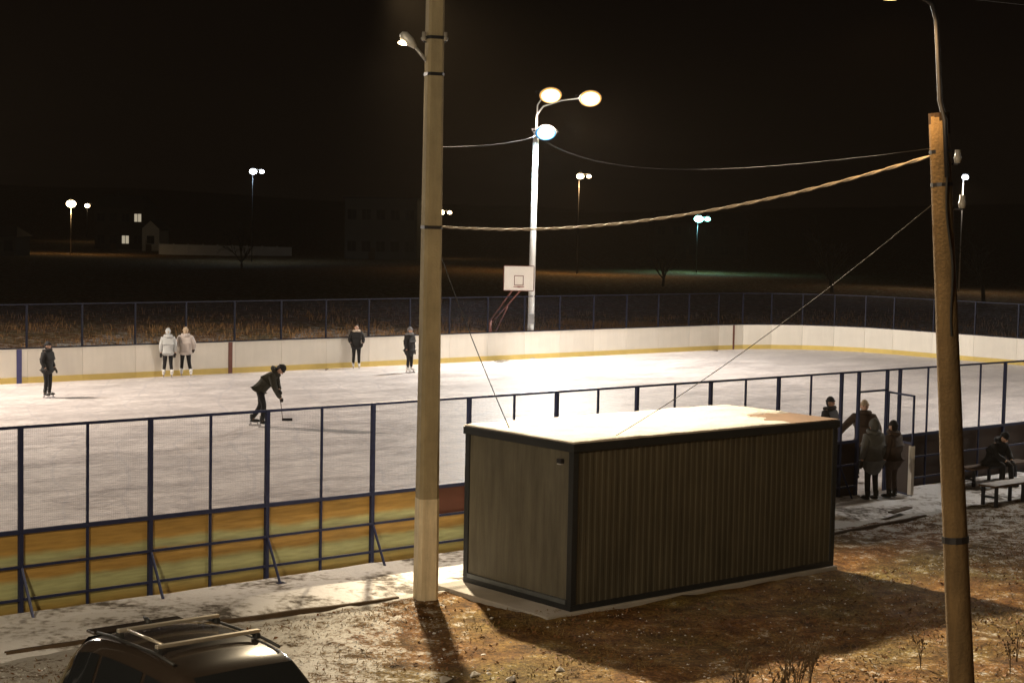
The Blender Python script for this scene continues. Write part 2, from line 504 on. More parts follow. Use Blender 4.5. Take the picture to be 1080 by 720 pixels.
def build_ground():
    def axis(lo, hi, f0, f1, step, grow=1.22):
        v = list(np.arange(f0, f1, step)); s = step
        x = f1
        while x < hi: v.append(x); s = min(s*grow, 60); x += s
        v.append(hi); s = step; x = f0-step; w = []
        while x > lo: w.append(x); s = min(s*grow, 60); x -= s
        w.append(lo)
        return w[::-1]+v
    xs = axis(-1500, 1500, -9.5, 13.5, .13); ys = axis(-200, 2500, 13.5, 37, .15)
    V, S = [], []
    for y in ys:
        for x in xs:
            V.append((x, y, ground_h(x, y)))
            a, n = DV.x*x+DV.y*y, NV.x*x+NV.y*y
            s = .34
            if n < N0:
                # frost left of the pole, bare litter in front of the cabin, patchy right
                s = .26 + .20*max(0, min(1, (-.9-x)/1.6)) - .10*max(0, min(1, (n-14)/4))*(1 if x > -.5 else 0)
                if x > 5.0 and y > 27: s += .22*min(1, (y-27)/5)
                if n > N0-2.3: s += .35
            elif n > N1:
                s = .30 + (.10 if n < N1+14 else -.03)
            S.append(s)
    nx = len(xs)
    Fc = [(j*nx+i, j*nx+i+1, (j+1)*nx+i+1, (j+1)*nx+i) for j in range(len(ys)-1) for i in range(nx-1)]
    me = bpy.data.meshes.new('ground'); me.from_pydata(V, [], Fc)
    me.materials.append(MATS['ground'])
    at_ = me.attributes.new('snow', 'FLOAT', 'POINT'); at_.data.foreach_set('value', S)
    me.polygons.foreach_set('use_smooth', [True]*len(Fc))
    tag(link('ground', me), kind='structure')
build_ground()

def rink_loop(inset=0.0, step=7.5):
    r = RC-inset; pts = []
    for ca, cn, s in ((A1-RC, N0+RC, -90), (A1-RC, N1-RC, 0), (A0+RC, N1-RC, 90), (A0+RC, N0+RC, 180)):
        for i in range(int(90/step)+1):
            t = R(s+i*step); pts.append((ca+r*math.cos(t), cn+r*math.sin(t)))
    return pts

mb = MB()
lp = rink_loop(-.03)
mb.v = [Vector((a, n, 0.0)) for a, n in lp]; mb.f = [tuple(range(len(lp)))]; mb.mi = [0]
o = link('ice_surface', mb.mesh('ice_surface', 'ice'), None, (0, 0, 0), FRAME)
# local x = DV, local y = NV after the rotation
tag(o, kind='structure')

# trodden snow path along the outside of the fence
def build_path():
    rows = []
    aa = np.arange(4, 62, .22)
    for t in range(11):
        f = t/10
        row = []
        for a in aa:
            n = N0-.04 - f*(2.0 + .28*nfn(a, 0, .5, 4) + .10*nfn(a, 0, 2.2, 8))
            if 18.4 < a < 26.6: n = max(n, N0-1.05+ .06*nfn(a, 0, 2.0, 1)) if f > .0 else n
            p = P(a, n)
            z = .03 + .022*nfn(p.x, p.y, 1.1, 11) + .012*nfn(p.x, p.y, 3.6, 2)
            if f > .75: z -= .09*(f-.75)/.25
            row.append((p.x, p.y, z))
        rows.append(row)
    M = bpy.data.materials.new('path_snow'); M.use_nodes = True
    ns, ln = M.node_tree.nodes, M.node_tree.links
    b = ns['Principled BSDF']; b.inputs['Roughness'].default_value = .8; b.inputs['Specular IOR Level'].default_value = .2
    g = ns.new('ShaderNodeNewGeometry')
    n1 = ns.new('ShaderNodeTexNoise'); n1.inputs['Scale'].default_value = .9; n1.inputs['Detail'].default_value = 9; n1.inputs['Roughness'].default_value = .7
    n2 = ns.new('ShaderNodeTexNoise'); n2.inputs['Scale'].default_value = 9; n2.inputs['Detail'].default_value = 5
    ln.new(g.outputs['Position'], n1.inputs['Vector']); ln.new(g.outputs['Position'], n2.inputs['Vector'])
    s = ns.new('ShaderNodeMath'); s.operation = 'MULTIPLY_ADD'; s.inputs[1].default_value = .35
    ln.new(n2.outputs['Fac'], s.inputs[0]); ln.new(n1.outputs['Fac'], s.inputs[2])
    r = ns.new('ShaderNodeValToRGB'); e = r.color_ramp.elements
    e[0].position, e[0].color = .555, (.13, .115, .10, 1)
    e[1].position, e[1].color = .70, (.82, .82, .84, 1)
    q = e.new(.62); q.color = (.50, .48, .47, 1)
    ln.new(s.outputs[0], r.inputs['Fac']); ln.new(r.outputs[0], b.inputs['Base Color'])
    bp = ns.new('ShaderNodeBump'); bp.inputs['Strength'].default_value = .7; bp.inputs['Distance'].default_value = .03
    ln.new(n2.outputs['Fac'], bp.inputs['Height']); ln.new(bp.outputs[0], b.inputs['Normal'])
    MATS['path_snow'] = M
    mb = MB().grid(rows)
    tag(link('snow_path', mb.mesh('snow_path', 'path_snow', True)), kind='structure')
build_path()

# ================================================================== RINK FENCE
BAY = 2.053
POST_A = [10.05 + BAY*i for i in range(-2, 26)]       # near side post positions
HB, HF = 1.2, 2.72

def mesh_wire_mesh(w, z0, z1, step=.030, r=.0005):
    mb = MB()
    k = int(w/step)
    for i in range(1, k): mb.tube([(i*w/k, 0, z0), (i*w/k, 0, z1)], r, 3, cap=False)
    k = int((z1-z0)/step)
    for i in range(1, k): mb.tube([(0, .004, z0+i*(z1-z0)/k), (w, .004, z0+i*(z1-z0)/k)], r, 3, cap=False)
    return mb.mesh('wire_mesh', 'wire')

ME = {}
def shared(key, fn):
    if key not in ME: ME[key] = fn()
    return ME[key]

def post_mesh(): return MB().box(-.032, .032, -.032, .032, -.02, HF).mesh('post', 'blue_steel')
def thin_mesh(): return MB().box(-.017, .017, -.017, .017, .0, HF-.02).mesh('post', 'blue_steel')
def brace_mesh():
    mb = MB().tube([(0, -.03, .68), (.03, -.36, .0)], .022, 6)
    mb.box(-.05, .10, -.44, -.30, -.005, .02)
    return mb.mesh('brace', 'blue_steel')
def rail_mesh(w, t): return MB().box(.034, w-.034, -t/2, t/2, -t/2, t/2).mesh('rail', 'blue_steel')
def board_mesh(w, z0, z1, outer, inner):
    mb = MB().box(.006, w-.006, 0, .018, z0, z1)
    mb.mi = [0, 0, 0, 0, 1, 0]
    return mb.mesh('board_panel', [outer, inner])

near = thing('rink_fence', 'blue steel rink fence with weathered orange and green boards, running behind the metal cabin', 'fence', P(0, N0), FRAME)
GA0, GA1 = 29.12, 30.12                                # gateway
for i, a in enumerate(POST_A):
    link('post', shared('post', post_mesh), near, (a, 0, 0))
    link('brace', shared('brace', brace_mesh), near, (a, -.01, 0))
    if i == len(POST_A)-1: break
    b = POST_A[i+1]; w = b-a
    gate_bay = a < GA0 < b
    spans = [(a, a+w/2), (a+w/2, b)]
    if gate_bay:
        spans = [(a, GA0), (GA1, b)]
        for g in (GA0, GA1): link('post', shared('post', post_mesh), near, (g, 0, 0))
    else:
        link('post', shared('thin', thin_mesh), near, (a+w/2, -.01, 0))
    for s0, s1 in spans:
        ww = s1-s0
        k = round(ww, 2)
        for z0, z1 in ((.02, .215), (.235, .69), (.71, 1.19)):
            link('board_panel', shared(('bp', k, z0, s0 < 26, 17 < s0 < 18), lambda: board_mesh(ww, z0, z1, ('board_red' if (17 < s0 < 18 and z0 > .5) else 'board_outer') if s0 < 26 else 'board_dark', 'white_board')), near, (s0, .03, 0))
        link('kick_plate', shared(('kp', k), lambda: MB().box(.004, ww-.004, 0, .012, .0, .2).mesh('kick_plate', 'yellow_board')), near, (s0, .05, 0))
        link('wire_mesh', shared(('wm', k), lambda: mesh_wire_mesh(ww, HB, HF)), near, (s0, 0, 0))
    for z, t in ((HF-.02, .04), (HB, .06), (.70, .036), (.225, .036)):
        rs = spans if (gate_bay and z < HF-.1) else [(a, b)]
        for s0, s1 in rs:
            ww = s1-s0
            link('rail', shared(('rail', round(ww, 2), t), lambda: rail_mesh(ww, t)), near, (s0, -.028 if z < HB-.1 else 0, z))
# gateway lintel and its open leaf
link('rail', MB().box(GA0+.03, GA1-.03, -.02, .02, 2.24, 2.28).mesh('rail', 'blue_steel'), near)
link('wire_mesh', shared(('wm', 'g'), lambda: mesh_wire_mesh(1.0, 2.28, HF)), near, (GA0, 0, 0))
leaf = link('gate_leaf', MB().box(0, .95, -.018, .018, 2.20, 2.24).box(0, .95, -.018, .018, 1.17, 1.21).box(0, .04, -.018, .018, .06, 2.24).box(.92, .96, -.018, .018, .06, 2.24).box(0, .95, -.018, .018, .06, .10).mesh('gate_leaf', 'blue_steel'), near, (GA1, -.04, 0), R(-108))
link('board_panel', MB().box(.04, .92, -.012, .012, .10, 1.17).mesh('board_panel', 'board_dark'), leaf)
link('wire_mesh', mesh_wire_mesh(.9, 1.2, 2.2), leaf, (.03, 0, 0))
link('door_edge', MB().box(.86, .985, -.035, .035, .08, 1.14).mesh('door_edge', 'white_board'), leaf)

def white_side(name, label, pts, posts_out, mesh=True):
    """boards along a polyline of (a, n) points, white face inward (left of travel)"""
    t = thing(name, label, 'fence', P(pts[0][0], pts[0][1]), 0)
    base = Vector(P(pts[0][0], pts[0][1]))
    for (a0, n0), (a1, n1) in zip(pts, pts[1:]):
        p0, p1 = P(a0, n0), P(a1, n1)
        d = p1-p0; w = d.length; rz = math.atan2(d.y, d.x)
        loc = p0-base
        k = round(w, 2)
        # local +y is inward (left of travel)
        def bm_():
            mb = MB().box(.004, w-.004, -.018, 0, .0, HB-.02); return mb.mesh('board_panel', 'white_board')
        link('board_panel', shared(('wb', k), bm_), t, loc, rz)
        link('kick_plate', shared(('wk', k), lambda: MB().box(.002, w-.002, .001, .014, .0, .21).mesh('kick_plate', 'yellow_board')), t, loc, rz)
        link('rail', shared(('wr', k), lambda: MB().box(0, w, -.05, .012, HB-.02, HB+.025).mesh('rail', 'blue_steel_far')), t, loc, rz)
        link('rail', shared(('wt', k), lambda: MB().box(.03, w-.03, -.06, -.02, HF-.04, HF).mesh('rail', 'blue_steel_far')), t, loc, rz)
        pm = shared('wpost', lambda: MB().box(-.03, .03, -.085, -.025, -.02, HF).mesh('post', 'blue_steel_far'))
        link('post', pm, t, loc, rz)
        if mesh:
            q = link('wire_mesh', shared(('wwm', k), lambda: mesh_wire_mesh(w, HB, HF, .06, .0012)), t, loc + Vector((math.sin(rz)*.04, -math.cos(rz)*.04, 0)), rz)
    return t

# far straight side, travelling towards -a so that +y (left of travel) points inward
far_pts = []
a = A1-RC
while a > A0+RC:
    far_pts.append((a, N1)); a -= BAY
far_pts.append((A0+RC, N1))
# align posts with those seen at the left of the photo
far = white_side('rink_fence', 'long white rink boards with yellow kick plate, mesh fence above, below the lamp mast', far_pts, True)
for a, w, mm in ((24.2, .19, 'line_blue'), (32.5, .18, 'line_red')):
    p = P(a, N1) - P(*far_pts[0])
    link('line_stripe', MB().box(-w/2, w/2, .0155, .019, .0, HB-.03).mesh('line_stripe', mm), far, p, FRAME+math.pi)
def arc(ca, cn, s, e, k):
    return [(ca+RC*math.cos(R(s+(e-s)*i/k)), cn+RC*math.sin(R(s+(e-s)*i/k))) for i in range(k+1)]
end_pts = arc(A1-RC, N0+RC, -90, 0, 6)
nn = int((N1-N0-2*RC)/BAY)
end_pts += [(A1, N0+RC + (N1-N0-2*RC)*i/nn) for i in range(1, nn+1)]
end_pts += arc(A1-RC, N1-RC, 0, 90, 6)[1:]
rend = white_side('rink_fence', 'curved white rink boards closing the end of the ice behind the wooden pole', end_pts, True)
p = P(*end_pts[-2]) - P(*end_pts[0])
d = P(*end_pts[-1])-P(*end_pts[-2])
link('line_stripe', MB().box(.55, .66, .0155, .019, 0, HB-.03).mesh('line_stripe', 'line_red'), rend, p, math.atan2(d.y, d.x))
left_pts = arc(A0+RC, N1-RC, 90, 180, 6) + [(A0, N1-RC-(N1-N0-2*RC)*i/nn) for i in range(1, nn+1)] + arc(A0+RC, N0+RC, 180, 270, 6)[1:]
white_side('rink_fence', 'white boards with mesh closing the end of the ice beyond the parked car', left_pts, True, mesh=False)

# ================================================================== CABIN
def cabin():
    c0 = Vector((.9347, 24.2098, 0)); th = .8767
    L, W, Hc = 5.98, 2.56, 2.55
    rz = math.atan2(math.cos(th), math.sin(th))
    t = thing('metal_cabin', 'brown corrugated metal changing cabin with snow on its flat roof', 'cabin', c0, rz)
    z0 = .02
    part('floor_frame', MB().box(0, L, 0, W, .055, z0+.12), 'cabin_frame', t)
    for x, y in ((0, 0), (L-.1, 0), (0, W-.1), (L-.1, W-.1)):
        part('corner_post', MB().box(x-.004, x+.104, y-.004, y+.104, z0+.1202, Hc-.1402), 'cabin_frame', t, bevel=.008)
    part('roof_frame', MB().box(-.03, L+.03, -.03, W+.03, Hc-.14, Hc-.02), 'cabin_frame', t, bevel=.01)
    # corrugated long walls
    def corr(yc, s):
        mb = MB(); n = 46; x0, x1 = .104, L-.104; pitch = (x1-x0)/n
        prof = []
        for i in range(n):
            xs = x0+i*pitch
            prof += [(xs, 0), (xs+pitch*.42, 0), (xs+pitch*.55, .009), (xs+pitch*.87, .009)]
        prof.append((x1, 0))
        rows = [[(x, yc+s*d, z) for x, d in prof] for z in (z0+.12, Hc-.14)]
        return mb.grid(rows if s > 0 else rows[::-1])
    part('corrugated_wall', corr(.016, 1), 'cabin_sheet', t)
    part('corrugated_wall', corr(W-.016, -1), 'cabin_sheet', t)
    # end walls of flat panels
    for x, dx in ((.02, .03), (L-.05, .03)):
        for k in range(2):
            y0 = .104 + k*(W-.208)/2
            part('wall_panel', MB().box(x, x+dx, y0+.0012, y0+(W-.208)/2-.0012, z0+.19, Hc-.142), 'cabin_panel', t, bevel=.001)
    part('sill', MB().box(-.012, .03, .11, W-.11, z0+.122, z0+.185), 'cabin_sill', t)
    fx = part('wall_light', MB().box(-.06, .018, .22, .32, Hc-.33, Hc-.26), 'dark_steel', t, bevel=.01)
    part('glass_cover', MB().box(-.05, .0, .23, .31, Hc-.345, Hc-.332), 'head_glass', fx)
    part('roof_sheet', MB().box(-.01, L+.01, -.01, W+.01, Hc-.018, Hc+.004), 'bitumen', t)
    # snow blanket, thinned out to bare roof at the far right corner
    nx, ny = 90, 40
    pts, keep = {}, []
    mb = MB()
    def hh(u, v):
        x, y = u*L, v*W
        e = min(x, y, L-x, W-y)
        k = .026 + .018*nfn(x, y, .9, 3) + .014*nfn(x, y, 3, 7) + .008*nfn(x, y, 9, 2)
        bare = max(0, (x-(L-1.35)+.35*nfn(x, y, 2.5, 2))/.9) * max(0, min(1, (1.25-y+.45*nfn(x, y, 3.1, 6))/.6))
        k -= .10*min(1, bare*1.6)
        return k*min(1, .10+max(0, e+.05*nfn(x, y, 4, 12))/.14)
    for i in range(nx+1):
        for j in range(ny+1):
            u, v = i/nx, j/ny
            h = hh(u, v)
            mb.v.append(Vector((-.02+u*(L+.04), -.02+v*(W+.04), Hc+.002+h)))
    for i in range(nx):
        for j in range(ny):
            q = (i*(ny+1)+j, (i+1)*(ny+1)+j, (i+1)*(ny+1)+j+1, i*(ny+1)+j+1)
            mb.f.append(q); mb.mi.append(0)
    ring = [i*(ny+1) for i in range(nx+1)] + [nx*(ny+1)+j for j in range(1, ny+1)] + [i*(ny+1)+ny for i in range(nx-1, -1, -1)] + [j for j in range(ny-1, 0, -1)]
    b = len(mb.v)
    for r_ in ring:
        p = mb.v[r_]; mb.v.append(Vector((p.x, p.y, Hc-.012)))
    for k in range(len(ring)):
        k2 = (k+1) % len(ring)
        mb.f.append((ring[k], b+k, b+k2, ring[k2])); mb.mi.append(0)
    part('roof_snow', mb, 'old_snow', t, True)
    # the slab it stands on
    mb = MB()
    s = thing('concrete_slab', 'grey concrete slab under the metal cabin, edge showing', 'slab', c0, rz)
    part('slab_body', MB().box(-.50, L+.04, -.06, W+.1, -.12, .052), 'slab_concrete', s, bevel=.015)
    return t
cabin()

# ================================================================== POLES, MASTS AND LAMPS
def flood_head(parent, loc, target, lens, size=.62, name='floodlight'):
    """housing, glass and bracket; local -z looks at the target"""
    d = (Vector(target)-Vector(loc)).normalized()
    q = d.to_track_quat('-Z', 'Y')
    h = size
    mb = MB()
    b = len(mb.v)
    rows = [[(h*sx*math.cos(i*math.pi/8), h*sy*math.sin(i*math.pi/8), z) for i in range(17)] for sx, sy, z in ((.56, .42, -.14), (.58, .44, -.10), (.50, .36, .02), (.30, .22, .18), (.12, .10, .26), (.01, .01, .27))]
    mb.grid(rows)
    o = part(name, mb, 'housing_grey', parent)
    o.location = loc; o.rotation_euler = q.to_euler()
    part('glow_rim', MB().ball((0, 0, -.115), (h*.56, h*.43, h*.12), 18, 8), lens.replace('lens', 'glow_rim'), o, True)  # glowing rim added around the lens to imitate its glare fringe
    part('lens', MB().ball((0, 0, -.125), (h*.49, h*.37, h*.26), 16, 10), lens, o, True)
    part('bracket', MB().tube([(-h*.68, 0, -.02), (-h*.68, 0, .28), (h*.68, 0, .28), (h*.68, 0, -.02)], .02, 6), 'dark_steel', o)
    return o

def rink_mast(label, loc, aim, cat='lamp mast', lit=True, wat=(P_MAST, P_MAST_COLD)):
    t = thing('lamp_mast', label, cat, loc)
    part('base_plate', MB().box(-.22, .22, -.22, .22, -.02, .04), 'galvanised', t)
    part('mast_pole', MB().tube([(0, 0, .02), (.02, 0, 5), (.06, 0, 9.75)], [.145, .135, .12], 10), 'mast_paint', t, True)
    part('mast_top', MB().tube([(.06, 0, 9.7), (.08, 0, 10.5), (.35, -.05, 10.85), (1.1, -.3, 11.1), (2.0, -.6, 11.2), (2.35, -.7, 11.22)], [.06, .05, .04, .035, .035, .03], 8), 'mast_paint', t, True)
    part('mast_arm', MB().tube([(.08, 0, 10.45), (.1, -.1, 10.9), (.3, -.3, 11.2), (.55, -.5, 11.3)], [.04, .035, .035, .03], 8), 'mast_paint', t, True)
    aim = Vector(aim)-Vector(loc)
    for k, (p, lens, sz, w, c) in enumerate((((.62, -.62, 11.33), 'lens_warm', .86, wat[0]/2, WARM), ((2.3, -.85, 11.2), 'lens_warm', .86, wat[0]/2, WARM), ((.45, -.38, 9.75), 'lens_cold', .80, wat[1], COLD))):
        h = flood_head(t, p, Vector(p)+Vector((aim.x, aim.y, -9)).normalized()*4 if k else Vector(p)+Vector((aim.x*.9, aim.y*.9, -10)).normalized()*4, lens, sz)
        lamp_light('flood_light', t, Vector(p)+Vector((aim.x, aim.y, 0)).normalized()*.30+Vector((0, 0, -.28)), Vector(p)+Vector((aim.x, aim.y, 0)).normalized()*4+Vector((0, 0, -9)), w, c, 178, .25, .55)
    part('crossbar', MB().box(-.06, .6, -.30, -.24, 9.70, 9.76).box(-.06, .10, -.3, .16, 9.66, 9.70), 'dark_steel', t)
    part('junction_box', MB().box(-.13, .13, -.25, -.13, 1.5, 1.95), 'housing_grey', t, bevel=.01)
    return t

mast_loc = at(559, 378)
rink_mast('pale steel lamp mast with three lit floodlights behind the basketball backboard', mast_loc, P(36, 36))
rink_mast('pale steel lamp mast beyond the blue line on the white boards', P(15.0, 54.9), P(30, 34), wat=(P_MAST*1.15, P_MAST_COLD*.4))
rink_mast('pale steel lamp mast at the cabin side beyond the bench', P(47.5, 21.3), P(42, 40), wat=(P_MAST*.8, P_MAST_COLD*.8))

# span wire across the ice with a hanging lamp (its light throws the cabin and pole shadows)
SPAN = Vector((-2.9, 37.6, 11.5))
sa, sn = SPAN.dot(DV), SPAN.dot(NV)
ends = []
for a_, lb in ((A0-1.5, 'tapered steel span pole beyond the end boards, car side'), (A1+1.5, 'tapered steel span pole beyond the curved end boards')):
    t = thing('span_pole', lb, 'pole', P(a_, sn))
    part('shaft', MB().tube([(0, 0, -.1), (0, 0, 14.2)], [.16, .10], 10), 'mast_paint', t, True)
    part('collar', MB().tube([(0, 0, 13.85), (0, 0, 14.0)], [.13, .13], 10), 'dark_steel', t)
    ends.append(P(a_, sn, 13.9))
def span_z(a_):
    u = (a_-sa)/(A1+1.5-sa) if a_ > sa else (sa-a_)/(sa-A0+1.5)
    return 12.25 + (13.9-12.25)*u**1.25
pts = [P(A0-1.5+(A1-A0+3)*i/40, sn, span_z(A0-1.5+(A1-A0+3)*i/40)) for i in range(41)]
c = part('span_cable', MB().tube(pts, .005, 5), 'cable_black', None)
tag(c, 'thin black span cable stretched lengthwise above the ice', 'cable')
t = thing('hanging_lamp', 'hanging floodlight on a span cable above the ice', 'lamp', SPAN)
part('hanger', MB().tube([(0, 0, .2), (0, 0, .76)], .012, 6), 'dark_steel', t)
flood_head(t, (0, 0, .05), (5.9, -15.6, -11.3), 'lens_warm', .6)
lamp_light('flood_light', t, (.05, -.2, -.15), (7.4, -16.1, -11.3), P_SPAN, (1.0, .80, .52), 53, 1.0, .28)

# concrete pole with whitewashed foot
def concrete_pole():
    base = Vector((-1.245, 25.19, 0))
    t = thing('concrete_pole', 'tall concrete lighting pole with whitewashed foot beside the cabin', 'pole', base, R(20))
    def sq(z0, z1, w0, w1, grow=0.0):
        mb = MB()
        def ring(w, z):
            c = w*.30
            return [(w-c, -w, z), (w, -w+c, z), (w, w-c, z), (w-c, w, z), (-w+c, w, z), (-w, w-c, z), (-w, -w+c, z), (-w+c, -w, z)]
        k = 24
        rows = []
        for i in range(k+1):
            f = i/k; rows.append(ring(w0+(w1-w0)*f+grow, z0+(z1-z0)*f))
        rows = [r_+[r_[0]] for r_ in rows]
        mb.grid(rows)
        b = len(mb.v); mb.v += [Vector(p) for p in ring(w1+grow, z1)]
        mb.f.append(tuple(range(b, b+8))); mb.mi.append(0)
        return mb
    part('shaft', sq(-.2, 11.6, .162, .108), 'concrete', t)
    part('whitewashed_foot', sq(-.2, 1.54, .162, .155, .004), 'whitewash', t)
    for z in (5.62, 8.44, 7.9): part('band', sq(z, z+.05, .137-.0046*(z-5.6), .137-.0046*(z-5.6), .006), 'dark_steel', t)
    # small luminaire on its upward arm
    inv = Matrix.Rotation(-R(20), 4, 'Z')
    p0, p1, p2 = [inv @ Vector(p) for p in ((-.10, -.02, 8.10), (-.30, -.05, 8.34), (-.50, -.08, 8.52))]
    ar = part('lamp_arm', MB().tube([p0, p1], .025, 8), 'galvanised', t, True)
    hd = MB().tube([p1+(p0-p1)*.1, p1+(p2-p1)*.3, p1+(p2-p1)*.8, p2], [.035, .075, .08, .03], 8)
    part('lamp_head', hd, 'mast_paint', t, True)
    lens = MB().ball(p1+(p2-p1)*.6+inv @ Vector((-.03, .02, -.07)), (.10, .07, .035), 10, 6)
    part('lens', lens, 'lens_far_warm', t, True)
    lp_ = p1+(p2-p1)*.6+inv @ Vector((-.05, .06, -.16))
    lamp_light('pole_light', t, lp_, lp_+inv @ Vector((-4.0, 9.5, -8.0)), 2300, WARM, 120, 1.0, .15)
    for s in (-1, 1):
        q = inv @ Vector((s*.16, -.03, 8.46))
        ins = part('insulator', MB().tube([q+Vector((0, 0, -.04)), q, q+Vector((0, 0, .02)), q+Vector((0, 0, .09))], [.03, .045, .03, .03], 8), 'porcelain', t, True)
        part('hook', MB().tube([inv @ Vector((s*.08, -.02, 8.40)), inv @ Vector((s*.16, -.03, 8.40)), q], .011, 6), 'dark_steel', ins)
    return t
concrete_pole()

# leaning wooden pole with street lamp on a pipe
def wooden_pole():
    base = Vector((5.065, 18.0, -.15))
    t = thing('wooden_pole', 'leaning brown wooden utility pole with orange street lamp and insulators', 'pole', (0, 0, 0))
    top = Vector((4.52, 18.0, 6.97))
    def on(z): 
        f = (z-base.z)/(top.z-base.z); return base.lerp(top, f)
    pts, rs = [], []
    for i in range(15):
        f = i/14; p = base.lerp(top, f)
        pts.append(p + Vector((.012*nfn(f*9, 0, 1, 3), .01*nfn(f*9, 4, 1, 5), 0))); rs.append(.150-.042*f + .004*nfn(f*20, 1, 1))
    pts_low = [p for p in pts]
    part('shaft', MB().tube(pts, rs, 14), 'wood_pole', t, True)
    part('pole_top', MB().tube([on(6.70), top+Vector((0, 0, .01))], [.112, .112], 14), 'wood_top', t)
    pipe = [on(6.3)+Vector((.03, -.12, 0)), on(6.9)+Vector((.03, -.12, 0)), Vector((4.51, 17.93, 7.1)), Vector((4.47, 17.93, 7.6)), Vector((4.44, 17.93, 7.95)), Vector((4.38, 17.9, 8.12)), Vector((4.22, 17.85, 8.20)), Vector((4.1, 17.82, 8.22))]
    part('lamp_pipe', MB().tube(pipe, .026, 8), 'dark_steel', t, True)
    hd = MB().tube([(4.2, 17.84, 8.23), (4.08, 17.8, 8.27), (3.8, 17.72, 8.27), (3.66, 17.68, 8.24)], [.05, .11, .12, .05], 10)
    h = part('lamp_head', hd, 'housing_grey', t, True)
    part('lens', MB().ball((3.9, 17.75, 8.19), (.17, .12, .06), 12, 7), 'lens_sodium', h, True)
    lamp_light('street_light', t, (3.9, 17.75, 8.05), (3.9, 18.9, 0), P_STREET_R, SODIUM, 165, .5, .12)
    for z in (6.2, 6.55): part('band', MB().tube([on(z), on(z+.04)], [.118, .118], 14), 'dark_steel', t)
    for k, (dx, z) in enumerate(((.17, 6.50), (.20, 6.02))):
        q = on(z)+Vector((dx, -.05, 0))
        ins = part('insulator', MB().tube([q+Vector((0, 0, -.05)), q, q+Vector((0, 0, .03)), q+Vector((0, 0, .09))], [.03, .045, .03, .03], 8), 'porcelain', t, True)
        part('hook', MB().tube([on(z-.06)+Vector((.08, -.02, 0)), on(z-.06)+Vector((dx, -.05, 0)), q], .012, 6), 'dark_steel', ins)
    part('down_cable', MB().tube([on(z)+Vector((.03+.02*math.sin(z*5), -.125, 0)) for z in np.arange(4.6, 6.5, .15)], .012, 6), 'cable_black', t)
    # stub of a cut branch tie
    part('wire_tie', MB().tube([on(2.35), on(2.42)], [.146, .146], 14), 'dark_steel', t)
    return t, on
wp, on = wooden_pole()

# street lamp beside the road on the camera's side (out of frame)
def street_lamp(label, loc, rz, arm, h, watts):
    t = thing('street_lamp', label, 'street lamp', loc, rz)
    part('pole', MB().tube([(0, 0, -.1), (0, 0, h-.4), (.1, 0, h), (arm, 0, h+.25)], [.10, .07, .045, .035], 10), 'galvanised', t, True)
    hd = part('lamp_head', MB().tube([(arm-.1, 0, h+.24), (arm+.1, 0, h+.28), (arm+.5, 0, h+.26), (arm+.66, 0, h+.22)], [.05, .12, .13, .05], 10), 'housing_grey', t, True)
    part('lens', MB().ball((arm+.3, 0, h+.18), (.2, .12, .06), 12, 7), 'lens_sodium', hd, True)
    lamp_light('street_light', t, (arm+.3, 0, h+.02), (arm+9.0, 0, 0), watts, (1.0, .81, .55), 168, .4, .15)
street_lamp('galvanised street lamp with warm head on the near side of the parked car', (-8.2, 3.2, 0), R(62), 1.5, 8.2, P_STREET_L)

# cables
def cable(name, label, p0, p1, sag, r, m_, twist=False, n=28):
    p0, p1 = Vector(p0), Vector(p1)
    pts = []
    for i in range(n+1):
        f = i/n; p = p0.lerp(p1, f); p.z -= sag*4*f*(1-f); pts.append(p)
    if twist:
        mb = MB()
        for ph in (0, math.pi):
            q = []
            L = (p1-p0).length; k = int(L*9)
            side = Vector(((p1-p0).y, -(p1-p0).x, 0)).normalized()
            for i in range(k+1):
                f = i/k; p = p0.lerp(p1, f); p.z -= sag*4*f*(1-f)
                an = ph + f*L*2*math.pi/.62
                q.append(p + (side*math.cos(an) + Vector((0, 0, math.sin(an))))*r*.9)
            mb.tube(q, r, 5)
    else:
        mb = MB().tube(pts, r, 6)
    o = part(name, mb, m_, None, True)
    return tag(o, label, 'cable')
cable('bundled_cable', 'twisted grey bundled cable sagging between the wooden and concrete poles', on(6.52)+Vector((-.11, 0, 0)), (-1.1, 25.15, 5.66), .30, .011, 'cable_grey', True)
rf = lambda x, y: at(x, y, 2.62)
cable('drop_cable', 'thin dark drop cable from the wooden pole down to the cabin roof', on(6.0)+Vector((-.1, .05, 0)), rf(650, 459), .12, .006, 'cable_black')
cable('drop_cable', 'thin dark drop cable from the concrete pole down to the cabin roof', (-1.13, 25.15, 5.3), rf(537, 451), .06, .007, 'cable_black')
mtop = mast_loc+Vector((.06, -.1, 9.6))
cable('overhead_cable', 'thin overhead cable running from the lamp mast to the concrete pole', mtop, (-1.30, 25.32, 6.85), .12, .004, 'cable_black')
cable('overhead_cable', 'thin overhead cable sagging from the lamp mast to the top of the wooden pole', mtop, on(6.60)+Vector((-.11, .03, 0)), .7, .0022, 'cable_black')

